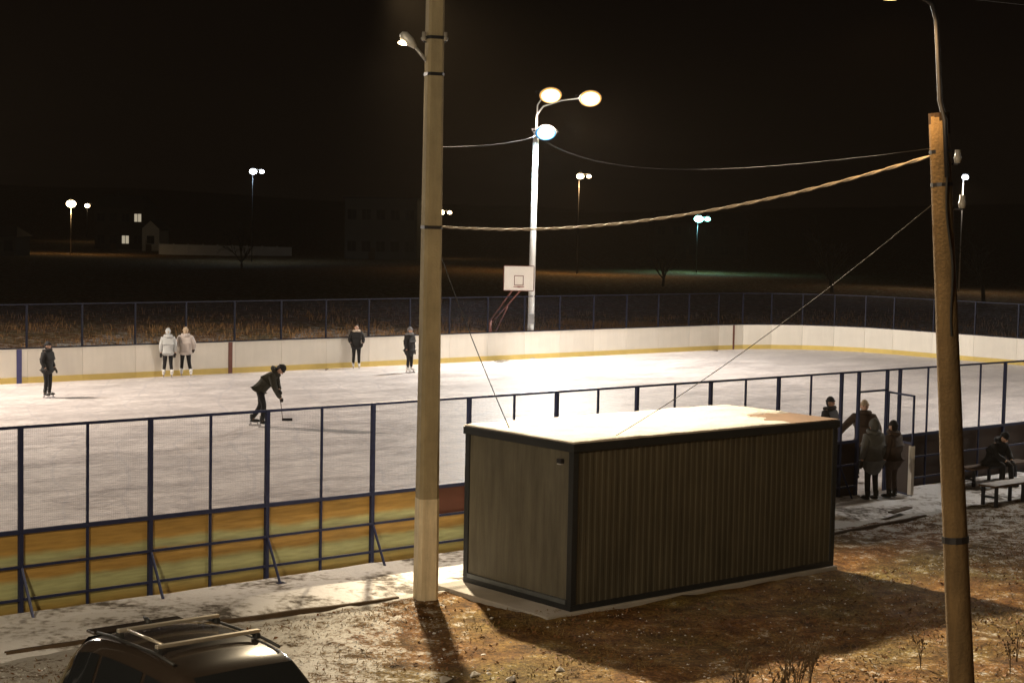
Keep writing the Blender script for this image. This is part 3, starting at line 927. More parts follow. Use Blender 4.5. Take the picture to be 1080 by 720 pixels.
# ================================================================== BASKETBALL STAND
def basketball():
    c = P(45.9, N1+.25)
    t = thing('basketball_stand', 'red steel basketball stand with white backboard rising over the white boards', 'basketball stand', (0, 0, 0))
    tl, br = atd(532, 280.5, 70.6), atd(562.5, 306.5, 70.6)
    w = br.x-tl.x; zt, zb = tl.z, br.z; x0 = tl.x; y = 70.6
    bb = part('backboard', MB().box(x0, x0+w, y, y+.03, zb, zt), 'backboard_white', t, bevel=.004)
    fr = MB()
    for a_, b_, c_, d_ in ((x0-.012, x0+w+.012, zt, zt+.03), (x0-.012, x0+w+.012, zb-.03, zb), (x0-.03, x0, zb, zt), (x0+w, x0+w+.03, zb, zt)): fr.box(a_, b_, y-.008, y+.04, c_, d_)
    part('board_frame', fr, 'paint_red', bb)
    cx = x0+w*.5; s = MB(); z1, z2 = zb+.20*(zt-zb), zb+.62*(zt-zb)
    hw = .20
    for a_, b_, c_, d_ in ((cx-hw, cx+hw, z2-.03, z2), (cx-hw, cx+hw, z1, z1+.03), (cx-hw, cx-hw+.03, z1+.03, z2-.03), (cx+hw-.03, cx+hw, z1+.03, z2-.03)): s.box(a_, b_, y-.006, y-.001, c_, d_)
    part('target_square', s, 'line_red', bb)
    hoop = [(cx+.22*math.cos(i*math.pi/8), y-.30+.22*math.sin(i*math.pi/8), zb+.16) for i in range(17)]
    part('hoop', MB().tube(hoop, .012, 6).box(cx-.05, cx+.05, y-.09, y-.006, zb+.12, zb+.17), 'paint_red', t)
    foot = P(46.0, N1+.55)
    foot = Vector((-.95, 73.0, 0))
    part('post', MB().tube([foot+Vector((0, 0, -.05)), foot+Vector((0, 0, 1.6))], .07, 10), 'paint_red', t, True)
    for dx in (-.18, .18):
        part('support_arm', MB().tube([foot+Vector((dx*.4, 0, 1.5)), Vector((cx+dx, y+.05, zb+.12))], .035, 8), 'paint_red', t, True)
    part('support_arm', MB().tube([foot+Vector((0, 0, .6)), foot.lerp(Vector((cx, y, 0)), .62)+Vector((0, 0, 2.25))], .03, 8), 'paint_red', t, True)
basketball()

# ================================================================== CAR
def car():
    ax = Vector((.66, -.75, 0)).normalized()           # towards the front of the car
    b1m = (at(125, 664, 1.66)+at(230, 652, 1.66))/2
    b2m = (at(166, 681, 1.66)+at(272, 668, 1.66))/2
    ax = (b2m-b1m); sp_ = ax.length; ax.normalize(); ax.z = 0; ax.normalize()
    rz = math.atan2(ax.y, ax.x)
    # local x forward, origin under the middle between the bars
    mid = (b1m+b2m)/2; mid.z = 0
    t = thing('parked_car', 'glossy black estate car with bare roof rack bars parked on frosty ground', 'car', mid, rz)
    # body lofted from cross sections: (x, half width belt, belt z, half width roof, roof z)
    st = [(-1.52, .70, .78, .60, .80), (-1.45, .80, .86, .64, .98), (-1.22, .85, .92, .62, 1.30), (-.98, .86, .94, .60, 1.50), (-.70, .87, .94, .60, 1.565), (-.2, .88, .93, .60, 1.60),
          (.3, .88, .92, .60, 1.605), (.75, .88, .92, .59, 1.575), (.98, .88, .92, .57, 1.53), (1.35, .88, .92, .60, 1.28), (1.75, .87, .92, .66, 1.00), (2.2, .85, .86, .64, .93), (2.55, .80, .78, .60, .84), (2.72, .68, .64, .5, .68)]
    def ring(s_):
        x, wb, zb, wr, zr = s_
        lo = .28
        pts = [(wb*.86, lo), (wb*.97, lo+.10), (wb, (lo+zb)/2), (wb*.99, zb-.04), (wb*.965, zb), ]
        zt = zr-.05 if zr-zb > .12 else zb+(zr-zb)*.5
        f1 = .5
        pts += [(wb*.965+(wr+.045-wb*.965)*f1, zb+(zt-zb)*f1), (wr+.045, zt), (wr, zr-.012 if zr-zb > .12 else zr-.005), (wr*.5, zr+.018)]
        right = [(x, y, z) for y, z in pts]
        left = [(x, -y, z) for y, z in reversed(pts)]
        return right+[(x, 0, zr+.025)]+left
    rings = [ring(s_) for s_ in st]
    mb = MB().grid(rings)
    n = len(rings[0])
    b = len(mb.v); mb.f += [tuple(range(n)), tuple(reversed(range(b-n, b)))]; mb.mi += [0, 0]
    for i in range(len(rings)-1):                       # underside
        mb.f.append((i*n, (i+1)*n, (i+1)*n+n-1, i*n+n-1)); mb.mi.append(0)
    body = part('body', mb, 'car_paint', t, True)
    ss = body.modifiers.new('smooth', 'SUBSURF'); ss.levels = 2; ss.render_levels = 2
    # glass: panes a few millimetres proud, following the sections
    def glass(cells, name='window', push=.012):
        for cell in cells:
            q = MB(); q.grid(cell)
            part(name, q, 'car_glass', t, True)
    def sec(x):                                         # interpolated section
        for s0, s1 in zip(st, st[1:]):
            if s0[0] <= x <= s1[0]:
                f = (x-s0[0])/(s1[0]-s0[0]); return [s0[i]+(s1[i]-s0[i])*f for i in range(5)]
    for sgn in (1, -1):
        for xa, xb in ((-1.12, -.52), (-.46, .36), (.42, 1.22)):
            rows = []
            for i in range(9):
                x = xa+(xb-xa)*i/8; _, wb, zb, wr, zr = sec(x)
                row = []
                for j in range(5):
                    f = .06+.80*j/4; z = zb+(zr-.07-zb)*f
                    y = wb*.965+(wr+.045-wb*.965)*f + .010
                    row.append((x, sgn*y, z))
                rows.append(row)
            glass([rows if sgn < 0 else rows[::-1]])
    for xa, xb, nm in ((1.04, 1.72, 'windscreen'), (-1.40, -1.03, 'rear_window')):
        rows = []
        for i in range(9):
            x = xa+(xb-xa)*i/8; _, wb, zb, wr, zr = sec(x)
            rows.append([(x, wr*.92*k/4, zr+.026+.012-.010*abs(k)/4) for k in range(-4, 5)])
        glass([rows], nm)
    rr = part('rail', MB().tube([(-.80, .57, 1.575), (-.5, .57, 1.600), (.4, .57, 1.615), (.75, .57, 1.585)], .016, 8), 'car_trim', t, True)
    part('rail', MB().tube([(-.80, -.57, 1.575), (-.5, -.57, 1.600), (.4, -.57, 1.615), (.75, -.57, 1.585)], .016, 8), 'car_trim', t, True)
    for s_ in (-1, 1):
        part('roof_bar', MB().box(-.028, .028, -.56, .56, 1.655, 1.69), 'rack_metal', t, loc=(s_*sp_/2, 0, 0), bevel=.006)
        for k in (-1, 1): part('bar_foot', MB().box(s_*sp_/2-.04, s_*sp_/2+.04, k*.535-.025, k*.535+.025, 1.60, 1.654), 'car_trim', t, bevel=.006)
    part('rack_tube', MB().tube([(-sp_/2+.02, -.46, 1.67), (sp_/2-.02, -.46, 1.67)], .016, 8), 'rack_metal', t, True)
    part('spoiler', MB().box(-1.16, -.98, -.52, .52, 1.50, 1.53), 'car_paint', t, bevel=.012)
    part('antenna', MB().tube([(-.80, 0, 1.585), (-.86, 0, 1.62), (-.92, 0, 1.635)], [.035, .025, .01], 8), 'car_trim', t, True)
    for x in (-.86, 1.72):
        for s_ in (-1, 1):
            wh = part('wheel', MB().tube([(x, s_*.66, .32), (x, s_*.70, .32), (x, s_*.84, .32), (x, s_*.88, .32)], [.27, .32, .32, .27], 24), 'tyre', t, True)
            part('rim', MB().tube([(x, s_*.868, .32), (x, s_*.886, .32)], [.21, .18], 18), 'rim', wh)
    for s_ in (-1, 1):
        part('headlight', MB().ball((2.46, s_*.60, .74), (.14, .16, .07), 12, 7), 'head_glass', t, True)
        part('tail_light', MB().ball((-1.45, s_*.68, .78), (.06, .10, .11), 12, 7), 'tail_glass', t, True)
        mi = part('mirror', MB().ball((1.28, s_*1.0, 1.02), (.07, .12, .08), 12, 7), 'car_paint', t, True)
        part('mirror_arm', MB().box(1.25, 1.30, min(s_*.86, s_*.95), max(s_*.86, s_*.95), .97, 1.0), 'car_trim', mi)
    for s_ in (-1, 1):
        for x in (.0, .95): part('door_handle', MB().box(x-.09, x+.09, s_*.89-.02, s_*.89+.02, .80, .83), 'car_paint', t, bevel=.006)
    part('bumper', MB().box(-1.56, -1.40, -.70, .70, .34, .56), 'car_trim', t, bevel=.03)
    part('bumper', MB().box(2.58, 2.72, -.62, .62, .32, .52), 'car_trim', t, bevel=.03)
car()

# ================================================================== PEOPLE
def skin_mesh(chains, sub=1):
    """chains: list of [(pos, (rx, ry)), ...]; first vertex of later chains given as index tuple ('@', i) joins"""
    bm = bmesh.new()
    lay = bm.verts.layers.skin.verify()
    vs = []
    for ch in chains:
        prev = None
        for it in ch:
            if it[0] == '@': prev = vs[it[1]]; continue
            v = bm.verts.new(it[0]); rr = it[1]
            v[lay].radius = rr if isinstance(rr, tuple) else (rr, rr)
            v[lay].use_root = (len(vs) == 0)
            vs.append(v)
            if prev is not None: bm.edges.new((prev, v))
            prev = v
    me = bpy.data.meshes.new('skin_tmp'); bm.to_mesh(me); bm.free()
    o = bpy.data.objects.new('skin_tmp', me); COL.objects.link(o)
    o.modifiers.new('skin', 'SKIN').use_smooth_shade = True
    s_ = o.modifiers.new('sub', 'SUBSURF'); s_.levels = sub; s_.render_levels = sub
    dg = bpy.context.evaluated_depsgraph_get()
    out = bpy.data.meshes.new_from_object(o.evaluated_get(dg))
    bpy.data.objects.remove(o)
    out.polygons.foreach_set('use_smooth', [True]*len(out.polygons))
    return out

def person(label, loc, rz, coat, trousers, hat=None, hair='hair_dark', h=1.70, skates='skate_black', coat_low=.80, lean=0.0, arms=None, legs=None, hood=False, head_dip=0.0, collar=None, blade=True, coat_r=1.0, seat=False, group=None, zoff=0.0):
    """local frame: +y is the way the person faces; metres for a 1.70 m figure, then scaled"""
    k = h/1.70*1.05
    t = thing('person', label, 'person', loc, rz, group)
    V = lambda x, y, z: Vector((x*k, y*k, z*k))
    foot_z = .10 if skates and blade else .05
    hipz = .90
    if seat: hipz = .52
    hip = Vector((0, 0, hipz))
    def lean_pt(d):                                     # point d above the hip along the leaning spine
        return hip + Vector((0, math.sin(lean)*d, math.cos(lean)*d))
    chest, neck = lean_pt(.36), lean_pt(.54)
    la = lean+head_dip
    headc = neck + Vector((0, math.sin(la)*.125+.018, math.cos(la)*.125))
    shl = lambda s: lean_pt(.47) + Vector((s*.175, 0, 0))
    arms = arms or {}
    legs = legs or {}
    def arm(s):
        d = arms.get(s)
        if d: return shl(s), Vector(d[0]), Vector(d[1])
        p = shl(s); return p, p+Vector((s*.07, -.02, -.28)), p+Vector((s*.06, .06, -.52))
    def leg(s):
        d = legs.get(s)
        hp = hip+Vector((s*.09, 0, -.02))
        if d: return hp, Vector(d[0]), Vector(d[1])
        return hp, Vector((s*.10, .03, .50)), Vector((s*.11, 0, foot_z+.06))
    S = lambda v: tuple(v*k)
    rk = lambda r: (r[0]*k, r[1]*k) if isinstance(r, tuple) else r*k
    # ---- body: one skinned surface incl. hands with five fingers and feet
    ch = [[(S(hip), rk((.12, .09))), (S(lean_pt(.18)), rk((.11, .085))), (S(chest), rk((.14, .10))), (S(lean_pt(.47)), rk((.10, .07))), (S(neck), rk(.05)), (S(neck+(headc-neck)*.4), rk(.05))]]
    nidx = 6
    for s in (-1, 1):
        a0, a1, a2 = arm(s)
        d = (a2-a1).normalized()
        side = d.cross(Vector((0, 0, 1)) if abs(d.z) < .9 else Vector((0, 1, 0))).normalized()
        nrm = d.cross(side).normalized()
        palm = a2+d*.07
        ch.append([('@', 3), (S(a0), rk(.055)), (S(a1), rk(.042)), (S(a2), rk(.028)), (S(palm), rk((.034, .020)))])
        pi = nidx+3; nidx += 4
        fing = [[(S(a2-d*.03), rk(.036)), (S(a2+d*.03), rk((.038, .026))), (S(palm+d*.02), rk((.042, .026)))]]
        for q, ln_ in ((-.03, .065), (-.01, .08), (.012, .078), (.032, .062)):
            b0 = palm+d*.03+side*q
            fing.append([('@', 2), (S(b0), rk(.012)), (S(b0+d*ln_*.5+nrm*.006), rk(.012)), (S(b0+d*ln_+nrm*.028), rk(.010))])
            ch.append([('@', pi), (S(b0), rk(.009)), (S(b0+d*ln_*.5+nrm*.006), rk(.008)), (S(b0+d*ln_+nrm*.026), rk(.007))]); nidx += 3
        b0 = a2+d*.035+side*.04
        ch.append([('@', pi-1), (S(b0), rk(.011)), (S(b0+d*.035+side*.015), rk(.009)), (S(b0+d*.06+nrm*.012), rk(.008))]); nidx += 3
        fing.append([('@', 1), (S(b0), rk(.014)), (S(b0+d*.035+side*.015), rk(.013)), (S(b0+d*.062+nrm*.012), rk(.011))])
        gl = skin_mesh(fing, 1); gl.name = 'glove'; gl.materials.clear(); gl.materials.append(MATS['glove_dark']); link('glove', gl, t)
        h0, h1, h2 = leg(s)
        fd = Vector((0, 1, 0)) if not seat else Vector((0, 1, 0))
        ch.append([('@', 0), (S(h0), rk(.085)), (S(h1), rk(.055)), (S(h2), rk(.038)), (S(h2+Vector((0, .05, -.04))), rk(.035)), (S(h2+Vector((0, .15, -.055))), rk(.03))]); nidx += 5
    body = skin_mesh(ch, 1)
    # head joined to the same mesh: skull, jaw, nose, ears
    hm = MB()
    hb = len(hm.v)
    hm.ball((0, 0, 0), (.074, .092, .115), 14, 10)
    for v in hm.v:
        if v.z < -.02:
            f = min(1, (-v.z-.02)/.095); v.x *= 1-.28*f; v.y = v.y*(1-.25*f) + .022*f
    hm.ball((0, .096, -.012), (.014, .020, .024), 8, 6)
    for s in (-1, 1): hm.ball((s*.075, -.005, -.005), (.012, .02, .032), 8, 6)
    hm.ball((0, .083, -.058), (.026, .010, .008), 8, 5)
    hm_me = hm.mesh('h', 'skin', True)
    rot = Matrix.Rotation(-la, 4, 'X')
    hm_me.transform(Matrix.Translation(headc*k) @ rot @ Matrix.Scale(k, 4))
    bm = bmesh.new(); bm.from_mesh(body); bm.from_mesh(hm_me)
    bm.to_mesh(body); bm.free(); bpy.data.meshes.remove(hm_me)
    body.materials.clear(); body.materials.append(MATS['skin']); body.name = 'body'
    body.polygons.foreach_set('material_index', [0]*len(body.polygons))
    body.polygons.foreach_set('use_smooth', [True]*len(body.polygons))
    bo = link('body', body, t)
    hl = lambda p: (Matrix.Translation(headc*k) @ rot @ Matrix.Scale(k, 4)) @ Vector(p)
    for s in (-1, 1): part('eye', MB().ball(hl((s*.030, .083, .012)), .010*k, 8, 6), 'eye_dark', bo, True)
    # ---- clothing
    cw = coat_r
    low = lean_pt(-(hipz-coat_low)) if not seat else lean_pt(-.06)
    low.y *= .6
    cc = [[(S(lean_pt(.10)), rk((.155*cw, .125*cw))), (S(lean_pt(.26)), rk((.165*cw, .13*cw))), (S(lean_pt(.40)), rk((.165*cw, .125*cw))), (S(lean_pt(.50)), rk((.115, .095))), (S(lean_pt(.56)), rk((.080, .078))), (S(lean_pt(.595)), rk((.070, .070)))],
          [('@', 0), (S(lean_pt(-.05)), rk((.172*cw, .14*cw))), (S(low), rk((.182*cw, .15*cw)))]]
    for s in (-1, 1):
        a0, a1, a2 = arm(s)
        cc.append([('@', 2), (S(a0+(a1-a0)*.12), rk(.078*cw)), (S(a1), rk(.062*cw)), (S(a2-(a2-a1)*.06), rk(.048*cw))])
    cm = skin_mesh(cc, 2); cm.name = 'coat'; cm.materials.clear(); cm.materials.append(MATS[coat])
    link('coat', cm, t)
    for s in (-1, 1):
        h0, h1, h2 = leg(s)
        tm = skin_mesh([[(S(h0+Vector((0, 0, .03))), rk(.105)), (S(h0.lerp(h1, .5)), rk(.088)), (S(h1), rk(.068)), (S(h1.lerp(h2, .5)), rk(.064)), (S(h2+Vector((0, 0, .02))), rk(.052))]], 1)
        tm.name = 'trouser_leg'; tm.materials.clear(); tm.materials.append(MATS[trousers])
        link('trouser_leg', tm, t)
        e = h2
        boot = MB().tube([S(e+Vector((0, -.01, .12))), S(e+Vector((0, -.005, .0)))], [.052*k, .056*k], 10).ball(S(e+Vector((0, .065, -.035))), (.048*k, .135*k, .042*k), 12, 7)
        bt = part('skate' if (skates and blade) else 'boot', boot, skates or 'skate_black', t, True)
        if skates and blade:
            z = e.z-.07
            part('blade', MB().box((e.x-.004)*k, (e.x+.004)*k, (e.y-.09)*k, (e.y+.20)*k, (e.z-.157)*k, (e.z-.12)*k).box((e.x-.012)*k, (e.x+.012)*k, (e.y-.06)*k, (e.y-.02)*k, (e.z-.125)*k, (e.z-.05)*k).box((e.x-.012)*k, (e.x+.012)*k, (e.y+.11)*k, (e.y+.15)*k, (e.z-.125)*k, (e.z-.06)*k), 'blade', bt)
    # ---- hair / hat / hood
    def cap(name, mm, r, drop, yo=-.012):
        mb = MB().ball((0, yo, .012), r, 14, 12)
        mb.f = [f for f in mb.f if min(mb.v[i].z for i in f) > -drop or max(mb.v[i].y for i in f) < -.01]
        mb.mi = [0]*len(mb.f)
        me = mb.mesh(name, mm, True); me.transform(Matrix.Translation(headc*k) @ rot @ Matrix.Scale(k, 4))
        return link(name, me, t)
    cap('hair', hair, (.083, .098, .122), -.035, -.018)
    if hat:
        cap('hat', hat, (.090, .108, .135), -.025, -.008)
        br = [hl((.089*math.cos(i*math.pi/8), .104*math.sin(i*math.pi/8)-.008, .040)) for i in range(17)]
        part('hat_brim', MB().tube(br, .014*k, 6), hat, t, True)
    if hood:
        cap('hood', coat, (.108, .118, .145), .06, -.03)
    if collar:
        rg = [hl((.115*math.cos(i*math.pi/8), .115*math.sin(i*math.pi/8)-.02, -.125+.02*math.sin(i*math.pi/8))) for i in range(17)]
        part('collar', MB().tube(rg, .045*k, 8), collar, t, True)
    return t

YF = lambda dx, dy: math.atan2(-dx, dy)                # heading so that local +y = (dx, dy)
person('skater in dark jacket and trousers standing near the blue board line', at(50, 419.5), YF(.9, -.3), 'coat_black', 'trouser_black', hair='hair_dark', h=1.70, arms={1: ((.25, -.03, 1.10), (.24, .10, .90)), -1: ((-.25, -.03, 1.10), (-.24, .10, .90))}, coat_low=.70, coat_r=1.2, hat='coat_black', collar='coat_black')
person('skater in white jacket and black trousers beside the rosy cream jacket', at(177, 398), YF(-.3, 1), 'coat_white', 'trouser_black', hair='hair_fair', h=1.70, skates='skate_white', coat_low=.74, coat_r=1.22, hat='coat_white', collar='coat_white', legs={-1: ((-.10, .05, .50), (-.14, .02, .16)), 1: ((.10, .02, .50), (.13, -.05, .16))})
person('skater in pale rosy cream jacket and black trousers beside the white jacket', at(195.5, 397), YF(-.15, 1), 'coat_pink', 'trouser_black', hair='hair_fair', h=1.72, skates='skate_white', coat_low=.72, coat_r=1.34, hat='knit_beige', collar='coat_pink', arms={1: ((.30, -.06, 1.12), (.26, .12, .94)), -1: ((-.30, .06, 1.14), (-.16, .22, 1.02))}, legs={-1: ((-.12, .12, .52), (-.14, .14, .16)), 1: ((.12, -.02, .50), (.19, -.14, .16))})
# bending skater leans on a stick: hands are placed on the line from the top hand to the blade
SK, SKZ, SKK = at(274, 450), YF(1, -.12), 1.92/1.70*1.05
blade_w = at(298, 443.5) + Vector((0, 0, .03))
bl = Matrix.Rotation(-SKZ, 3, 'Z') @ (blade_w-SK) / SKK
top_h = Vector((-.02, .46, .86)); low_h = top_h.lerp(bl, .28)
dn = (bl-top_h).normalized()
person('skater in dark olive jacket bending forward over a hockey stick', SK, SKZ, 'coat_olive', 'trouser_black', h=1.92, lean=.74, head_dip=.3, coat_low=.78, coat_r=1.25, hat='coat_black', collar='coat_olive',
       arms={1: (Vector((.24, .40, .98)), low_h-dn*.05), -1: (Vector((-.26, .34, 1.0)), top_h-dn*.04)}, legs={1: ((.13, .13, .52), (.16, .10, .16)), -1: ((-.13, -.02, .50), (-.15, -.22, .16))})
st_ = thing('hockey_stick', 'thin dark hockey stick held down to the ice by the bending skater', 'hockey stick', (0, 0, 0))
RW = Matrix.Rotation(SKZ, 3, 'Z')
tw = SK + RW @ ((top_h-dn*.06)*SKK)
part('shaft', MB().tube([tw, blade_w+Vector((0, 0, .02))], .012, 6), 'bench_wood', st_)
part('stick_blade', MB().box(-.02, .28, -.012, .012, -.03, .045), 'coat_black', st_, loc=blade_w, rz=.2, bevel=.004)
person('skater in black jacket with pale fur collar standing at the white boards', at(375.5, 388.5), YF(.2, -1), 'coat_black', 'trouser_black', hair='hair_dark', h=1.66, skates='skate_white', coat_low=.72, coat_r=1.25, collar='fur_light', arms={1: ((.27, .02, 1.10), (.22, .16, .98)), -1: ((-.27, .02, 1.10), (-.22, .16, .98))})
person('skater in long black coat and grey knitted hat on the ice', at(431.5, 393), YF(.9, -.6), 'coat_black', 'trouser_black', hat='knit_grey', h=1.68, skates='skate_white', coat_low=.58, coat_r=1.22, collar='knit_grey')
person('dark haired person whose head shows above the far end of the cabin roof', at(875.5, 421, 1.72) - Vector((0, 0, 1.72)), YF(.7, -.6), 'coat_black', 'trouser_black', h=1.70, collar='coat_black', coat_r=1.2, hat='coat_black')
person('person in dark jacket and beige knitted hat reaching an arm out behind the gateway', at(909, 508), YF(-.1, -1), 'coat_brown', 'trouser_black', hat='knit_beige', hair='hair_fair', h=1.80, coat_low=.72, coat_r=1.25, collar='coat_brown', arms={1: ((.40, .05, 1.14), (.58, .10, .92)), -1: ((-.30, .02, 1.12), (-.30, .10, .92))})
person('person in long grey quilted coat standing before the gateway', at(919, 528.5), YF(-.5, .9), 'coat_grey', 'trouser_black', hair='hair_dark', h=1.68, skates='skate_black', blade=False, coat_low=.52, coat_r=1.28, hood=True, collar='coat_grey')
person('shorter person in dark brown jacket waiting beside the grey quilted coat', at(940, 526), YF(-.7, .7), 'coat_brown', 'coat_brown', hair='hair_dark', h=1.62, skates='skate_black', blade=False, coat_low=.62, coat_r=1.24, hat='coat_black', collar='coat_brown')

# ================================================================== BENCHES NEAR THE GATE
def bench(label, a0, a1, n, snow, h=.44, depth=.42, name='bench'):
    L = a1-a0
    t = thing(name, label, 'bench', P(a0, n, .01), FRAME)
    for k in range(3):
        part('seat_plank', MB().box(0, L, k*depth/3+.008, (k+1)*depth/3-.008, h-.045, h), 'bench_wood', t, bevel=.005)
    for x in (.12, L/2, L-.12):
        for y in (.05, depth-.05):
            part('leg', MB().box(x-.03, x+.03, y-.03, y+.03, -.05, h-.046), 'dark_steel', t)
    for x in (.12, L-.12): part('stretcher', MB().box(x-.015, x+.015, .08, depth-.08, .16, .20), 'dark_steel', t)
    if snow:
        nx, ny = 40, 8
        mb = MB(); rows = []
        for i in range(nx+1):
            row = []
            for j in range(ny+1):
                e = min(i, nx-i, 2)/2*min(j, ny-j, 2)/2
                row.append((.02+(L-.04)*i/nx, .01+(depth-.02)*j/ny, h+.002+(.028+.02*nfn(i*.15, j*.3, 1, 4))*e))
            rows.append(row)
        part('snow_cover', mb.grid(rows), 'snow', t, True)
    return t
bench('low wooden bench under a layer of snow beyond the wooden pole', 30.35, 32.6, 19.75, True)
bench('bare dark bench against the boards, a seated person on it', 32.2, 34.6, 21.55, False)
person('person in dark clothes sitting hunched on the bench by the boards', P(33.0, 21.62, .0), YF(.6, -.75), 'coat_black', 'trouser_black', hair='hair_dark', h=1.66, blade=False, seat=True, lean=.45, head_dip=.2,
       legs={1: ((.13, .42, .52), (.14, .40, .10)), -1: ((-.13, .42, .52), (-.14, .46, .10))}, arms={1: ((.24, .30, .72), (.10, .48, .60)), -1: ((-.24, .30, .72), (-.10, .48, .60))}, coat_r=1.2, hat='coat_black', collar='coat_black')

# ================================================================== KERBS, PLANKS, DEBRIS
def kerb_piece(label, a0, a1, n0, n1, z=.018, w=.06, grp='old kerb timbers along the path'):
    p, q = P(a0, n0), P(a1, n1); d = q-p
    mb = MB(); L = d.length
    k = max(2, int(L/.3))
    rows = [[], [], [], [], []]
    for i in range(k+1):
        x = L*i/k; dz = .012*nfn(x, a0, 1.7, 3); dy = .015*nfn(x, a0, 1.3, 8)
        for r_, (y, zz) in enumerate(((-w/2, -.06), (-w/2, z), (w/2, z), (w/2, -.06), (-w/2, -.06))):
            rows[r_].append((x, y+dy, zz+dz))
    mb.grid(rows)
    o = part('kerb_timber', mb, 'kerb_wood', None, loc=p, rz=math.atan2(d.y, d.x))
    tag(o, label, 'kerb')
kerb_piece('weathered timber kerb running from the concrete pole along the snow path', 11.9, 15.1, 20.46, 20.18)
kerb_piece('weathered timber kerb along the snow path behind the car roof', 9.0, 11.8, 20.56, 20.5)
kerb_piece('dark timber edging the snowy path between the cabin and the wooden pole', 24.8, 28.2, 19.75, 19.95, .03)
tmb = MB().box(0, .9, -.07, .07, .03, .06)
o = part('loose_plank', tmb, 'kerb_wood', None, loc=P(27.6, 20.35, .03), rz=FRAME+.22); tag(o, 'loose dark plank lying on the snowy path near the gateway', 'plank')

def rock(label, loc, s, mm, cat, name, group=None):
    bm = bmesh.new()
    for q in range(14):
        v = Vector((rnd.gauss(0, 1), rnd.gauss(0, 1), rnd.gauss(0, 1))).normalized()
        bm.verts.new((v.x*s*rnd.uniform(.6, 1.1), v.y*s*.8*rnd.uniform(.6, 1.1), v.z*s*.4))
    bmesh.ops.convex_hull(bm, input=bm.verts)
    me = bpy.data.meshes.new(name); bm.to_mesh(me); bm.free(); me.materials.append(MATS[mm])
    o = link(name, me, None, Vector(loc)+Vector((0, 0, s*.10)), rnd.random()*6); tag(o, label, cat, group)
for i in range(16):
    x, y = rnd.uniform(455, 640), rnd.uniform(630, 712)
    p = at(x, y); 
    if NV.dot(p) > 19.7 and p.x > -.3: continue
    rock('small lump of snow on the leaf litter between pole and cabin', p, rnd.uniform(.02, .05), 'snow', 'snow lump', 'snow_lump', 'snow lumps on the leaf litter')
for i, (x, y) in enumerate(((500, 712), (540, 716), (470, 717), (590, 706))):
    rock('pale broken slab piece lying in the litter below the concrete pole', at(x, y), rnd.uniform(.08, .15), 'slab_concrete', 'rubble', 'rubble_piece', 'rubble below the concrete pole')

# ================================================================== GROUND COVER (uncountable)
def scatter(name, label, cat, n, fn, mm):
    V, Fc = [], []
    for i in range(n):
        r_ = fn(i)
        if not r_: continue
        b = len(V); V += r_[0]; Fc += [tuple(b+k for k in f) for f in r_[1]]
    me = bpy.data.meshes.new(name); me.from_pydata(V, [], Fc)
    me.materials.append(MATS[mm])
    o = link(name, me); tag(o, label, cat, kind='stuff'); return o

def blade_at(x, y, h, lean=.5, w=.006):
    an = rnd.uniform(0, 6.283); l = h*rnd.uniform(.2, 1)*lean
    z = ground_h(x, y)-.01
    dx, dy = math.cos(an), math.sin(an)
    return [(x-dy*w, y+dx*w, z), (x+dy*w, y-dx*w, z), (x+dx*l*.4+dy*w*.7, y+dy*l*.4-dx*w*.7, z+h*.6), (x+dx*l*.4-dy*w*.7, y+dy*l*.4+dx*w*.7, z+h*.6), (x+dx*l, y+dy*l, z+h*(1-.3*lean))], [(0, 1, 2, 3), (3, 2, 4)]

def free_ground(x, y):
    a, n = DV.x*x+DV.y*y, NV.x*x+NV.y*y
    if n > 20.0: return False
    if 17.6 < a < 26.8 and n > 17.9-.6: return False
    return True
mat('straw_far', (.26, .14, .05), .9, 0, .5, .6)
def near_grass(i):
    x, y = rnd.uniform(-8, 12), rnd.uniform(15, 34)
    if not free_ground(x, y): return None
    d = nfn(x, y, .7, 21)+.5*nfn(x, y, 2.4, 4)
    if d < rnd.uniform(-.35, .5): return None
    if x < -.8 and rnd.random() < .25: return None
    return blade_at(x, y, rnd.uniform(.02, .085), 2.6, .0065)
scatter('dry_grass', 'short dry straw coloured grass around the cabin and poles', 'grass', 80000, near_grass, 'straw')
def litter(i):
    x, y = rnd.uniform(-7, 11), rnd.uniform(15, 33)
    if not free_ground(x, y): return None
    if nfn(x, y, .6, 33) < rnd.uniform(-.5, .35): return None
    if x < -.9 and rnd.random() < .7: return None
    z = ground_h(x, y)+.012; s = rnd.uniform(.018, .045); a = rnd.uniform(0, 6.28)
    c, q = math.cos(a)*s, math.sin(a)*s; t1, t2 = rnd.uniform(-.02, .03), rnd.uniform(-.02, .03)
    return [(x+c, y+q, z+t1), (x-q*.6, y+c*.6, z+t2), (x-c, y-q, z-t1+.01), (x+q*.6, y-c*.6, z)], [(0, 1, 2), (0, 2, 3)]
scatter('fallen_leaves', 'brown fallen leaves littering the ground before the cabin', 'leaves', 15000, litter, 'leaf_brown')
def crumbs(i):
    x, y = rnd.uniform(-8, 12), rnd.uniform(15, 34)
    if not free_ground(x, y): return None
    k = .75 if x < -.8 else (.10 if y < 27 else .5)
    if nfn(x, y, .9, 51) < rnd.uniform(-.4, .5) or rnd.random() > k: return None
    z = ground_h(x, y); s = rnd.uniform(.006, .02)
    return [(x-s, y-s*.6, z), (x+s, y-s*.7, z), (x+s*.7, y+s, z), (x-s*.8, y+s*.8, z), (x, y, z+s*.8)], [(0, 1, 4), (1, 2, 4), (2, 3, 4), (3, 0, 4)]
scatter('snow_crumbs', 'scattered crumbs of frosty snow over the rough ground', 'snow', 60000, crumbs, 'snow')
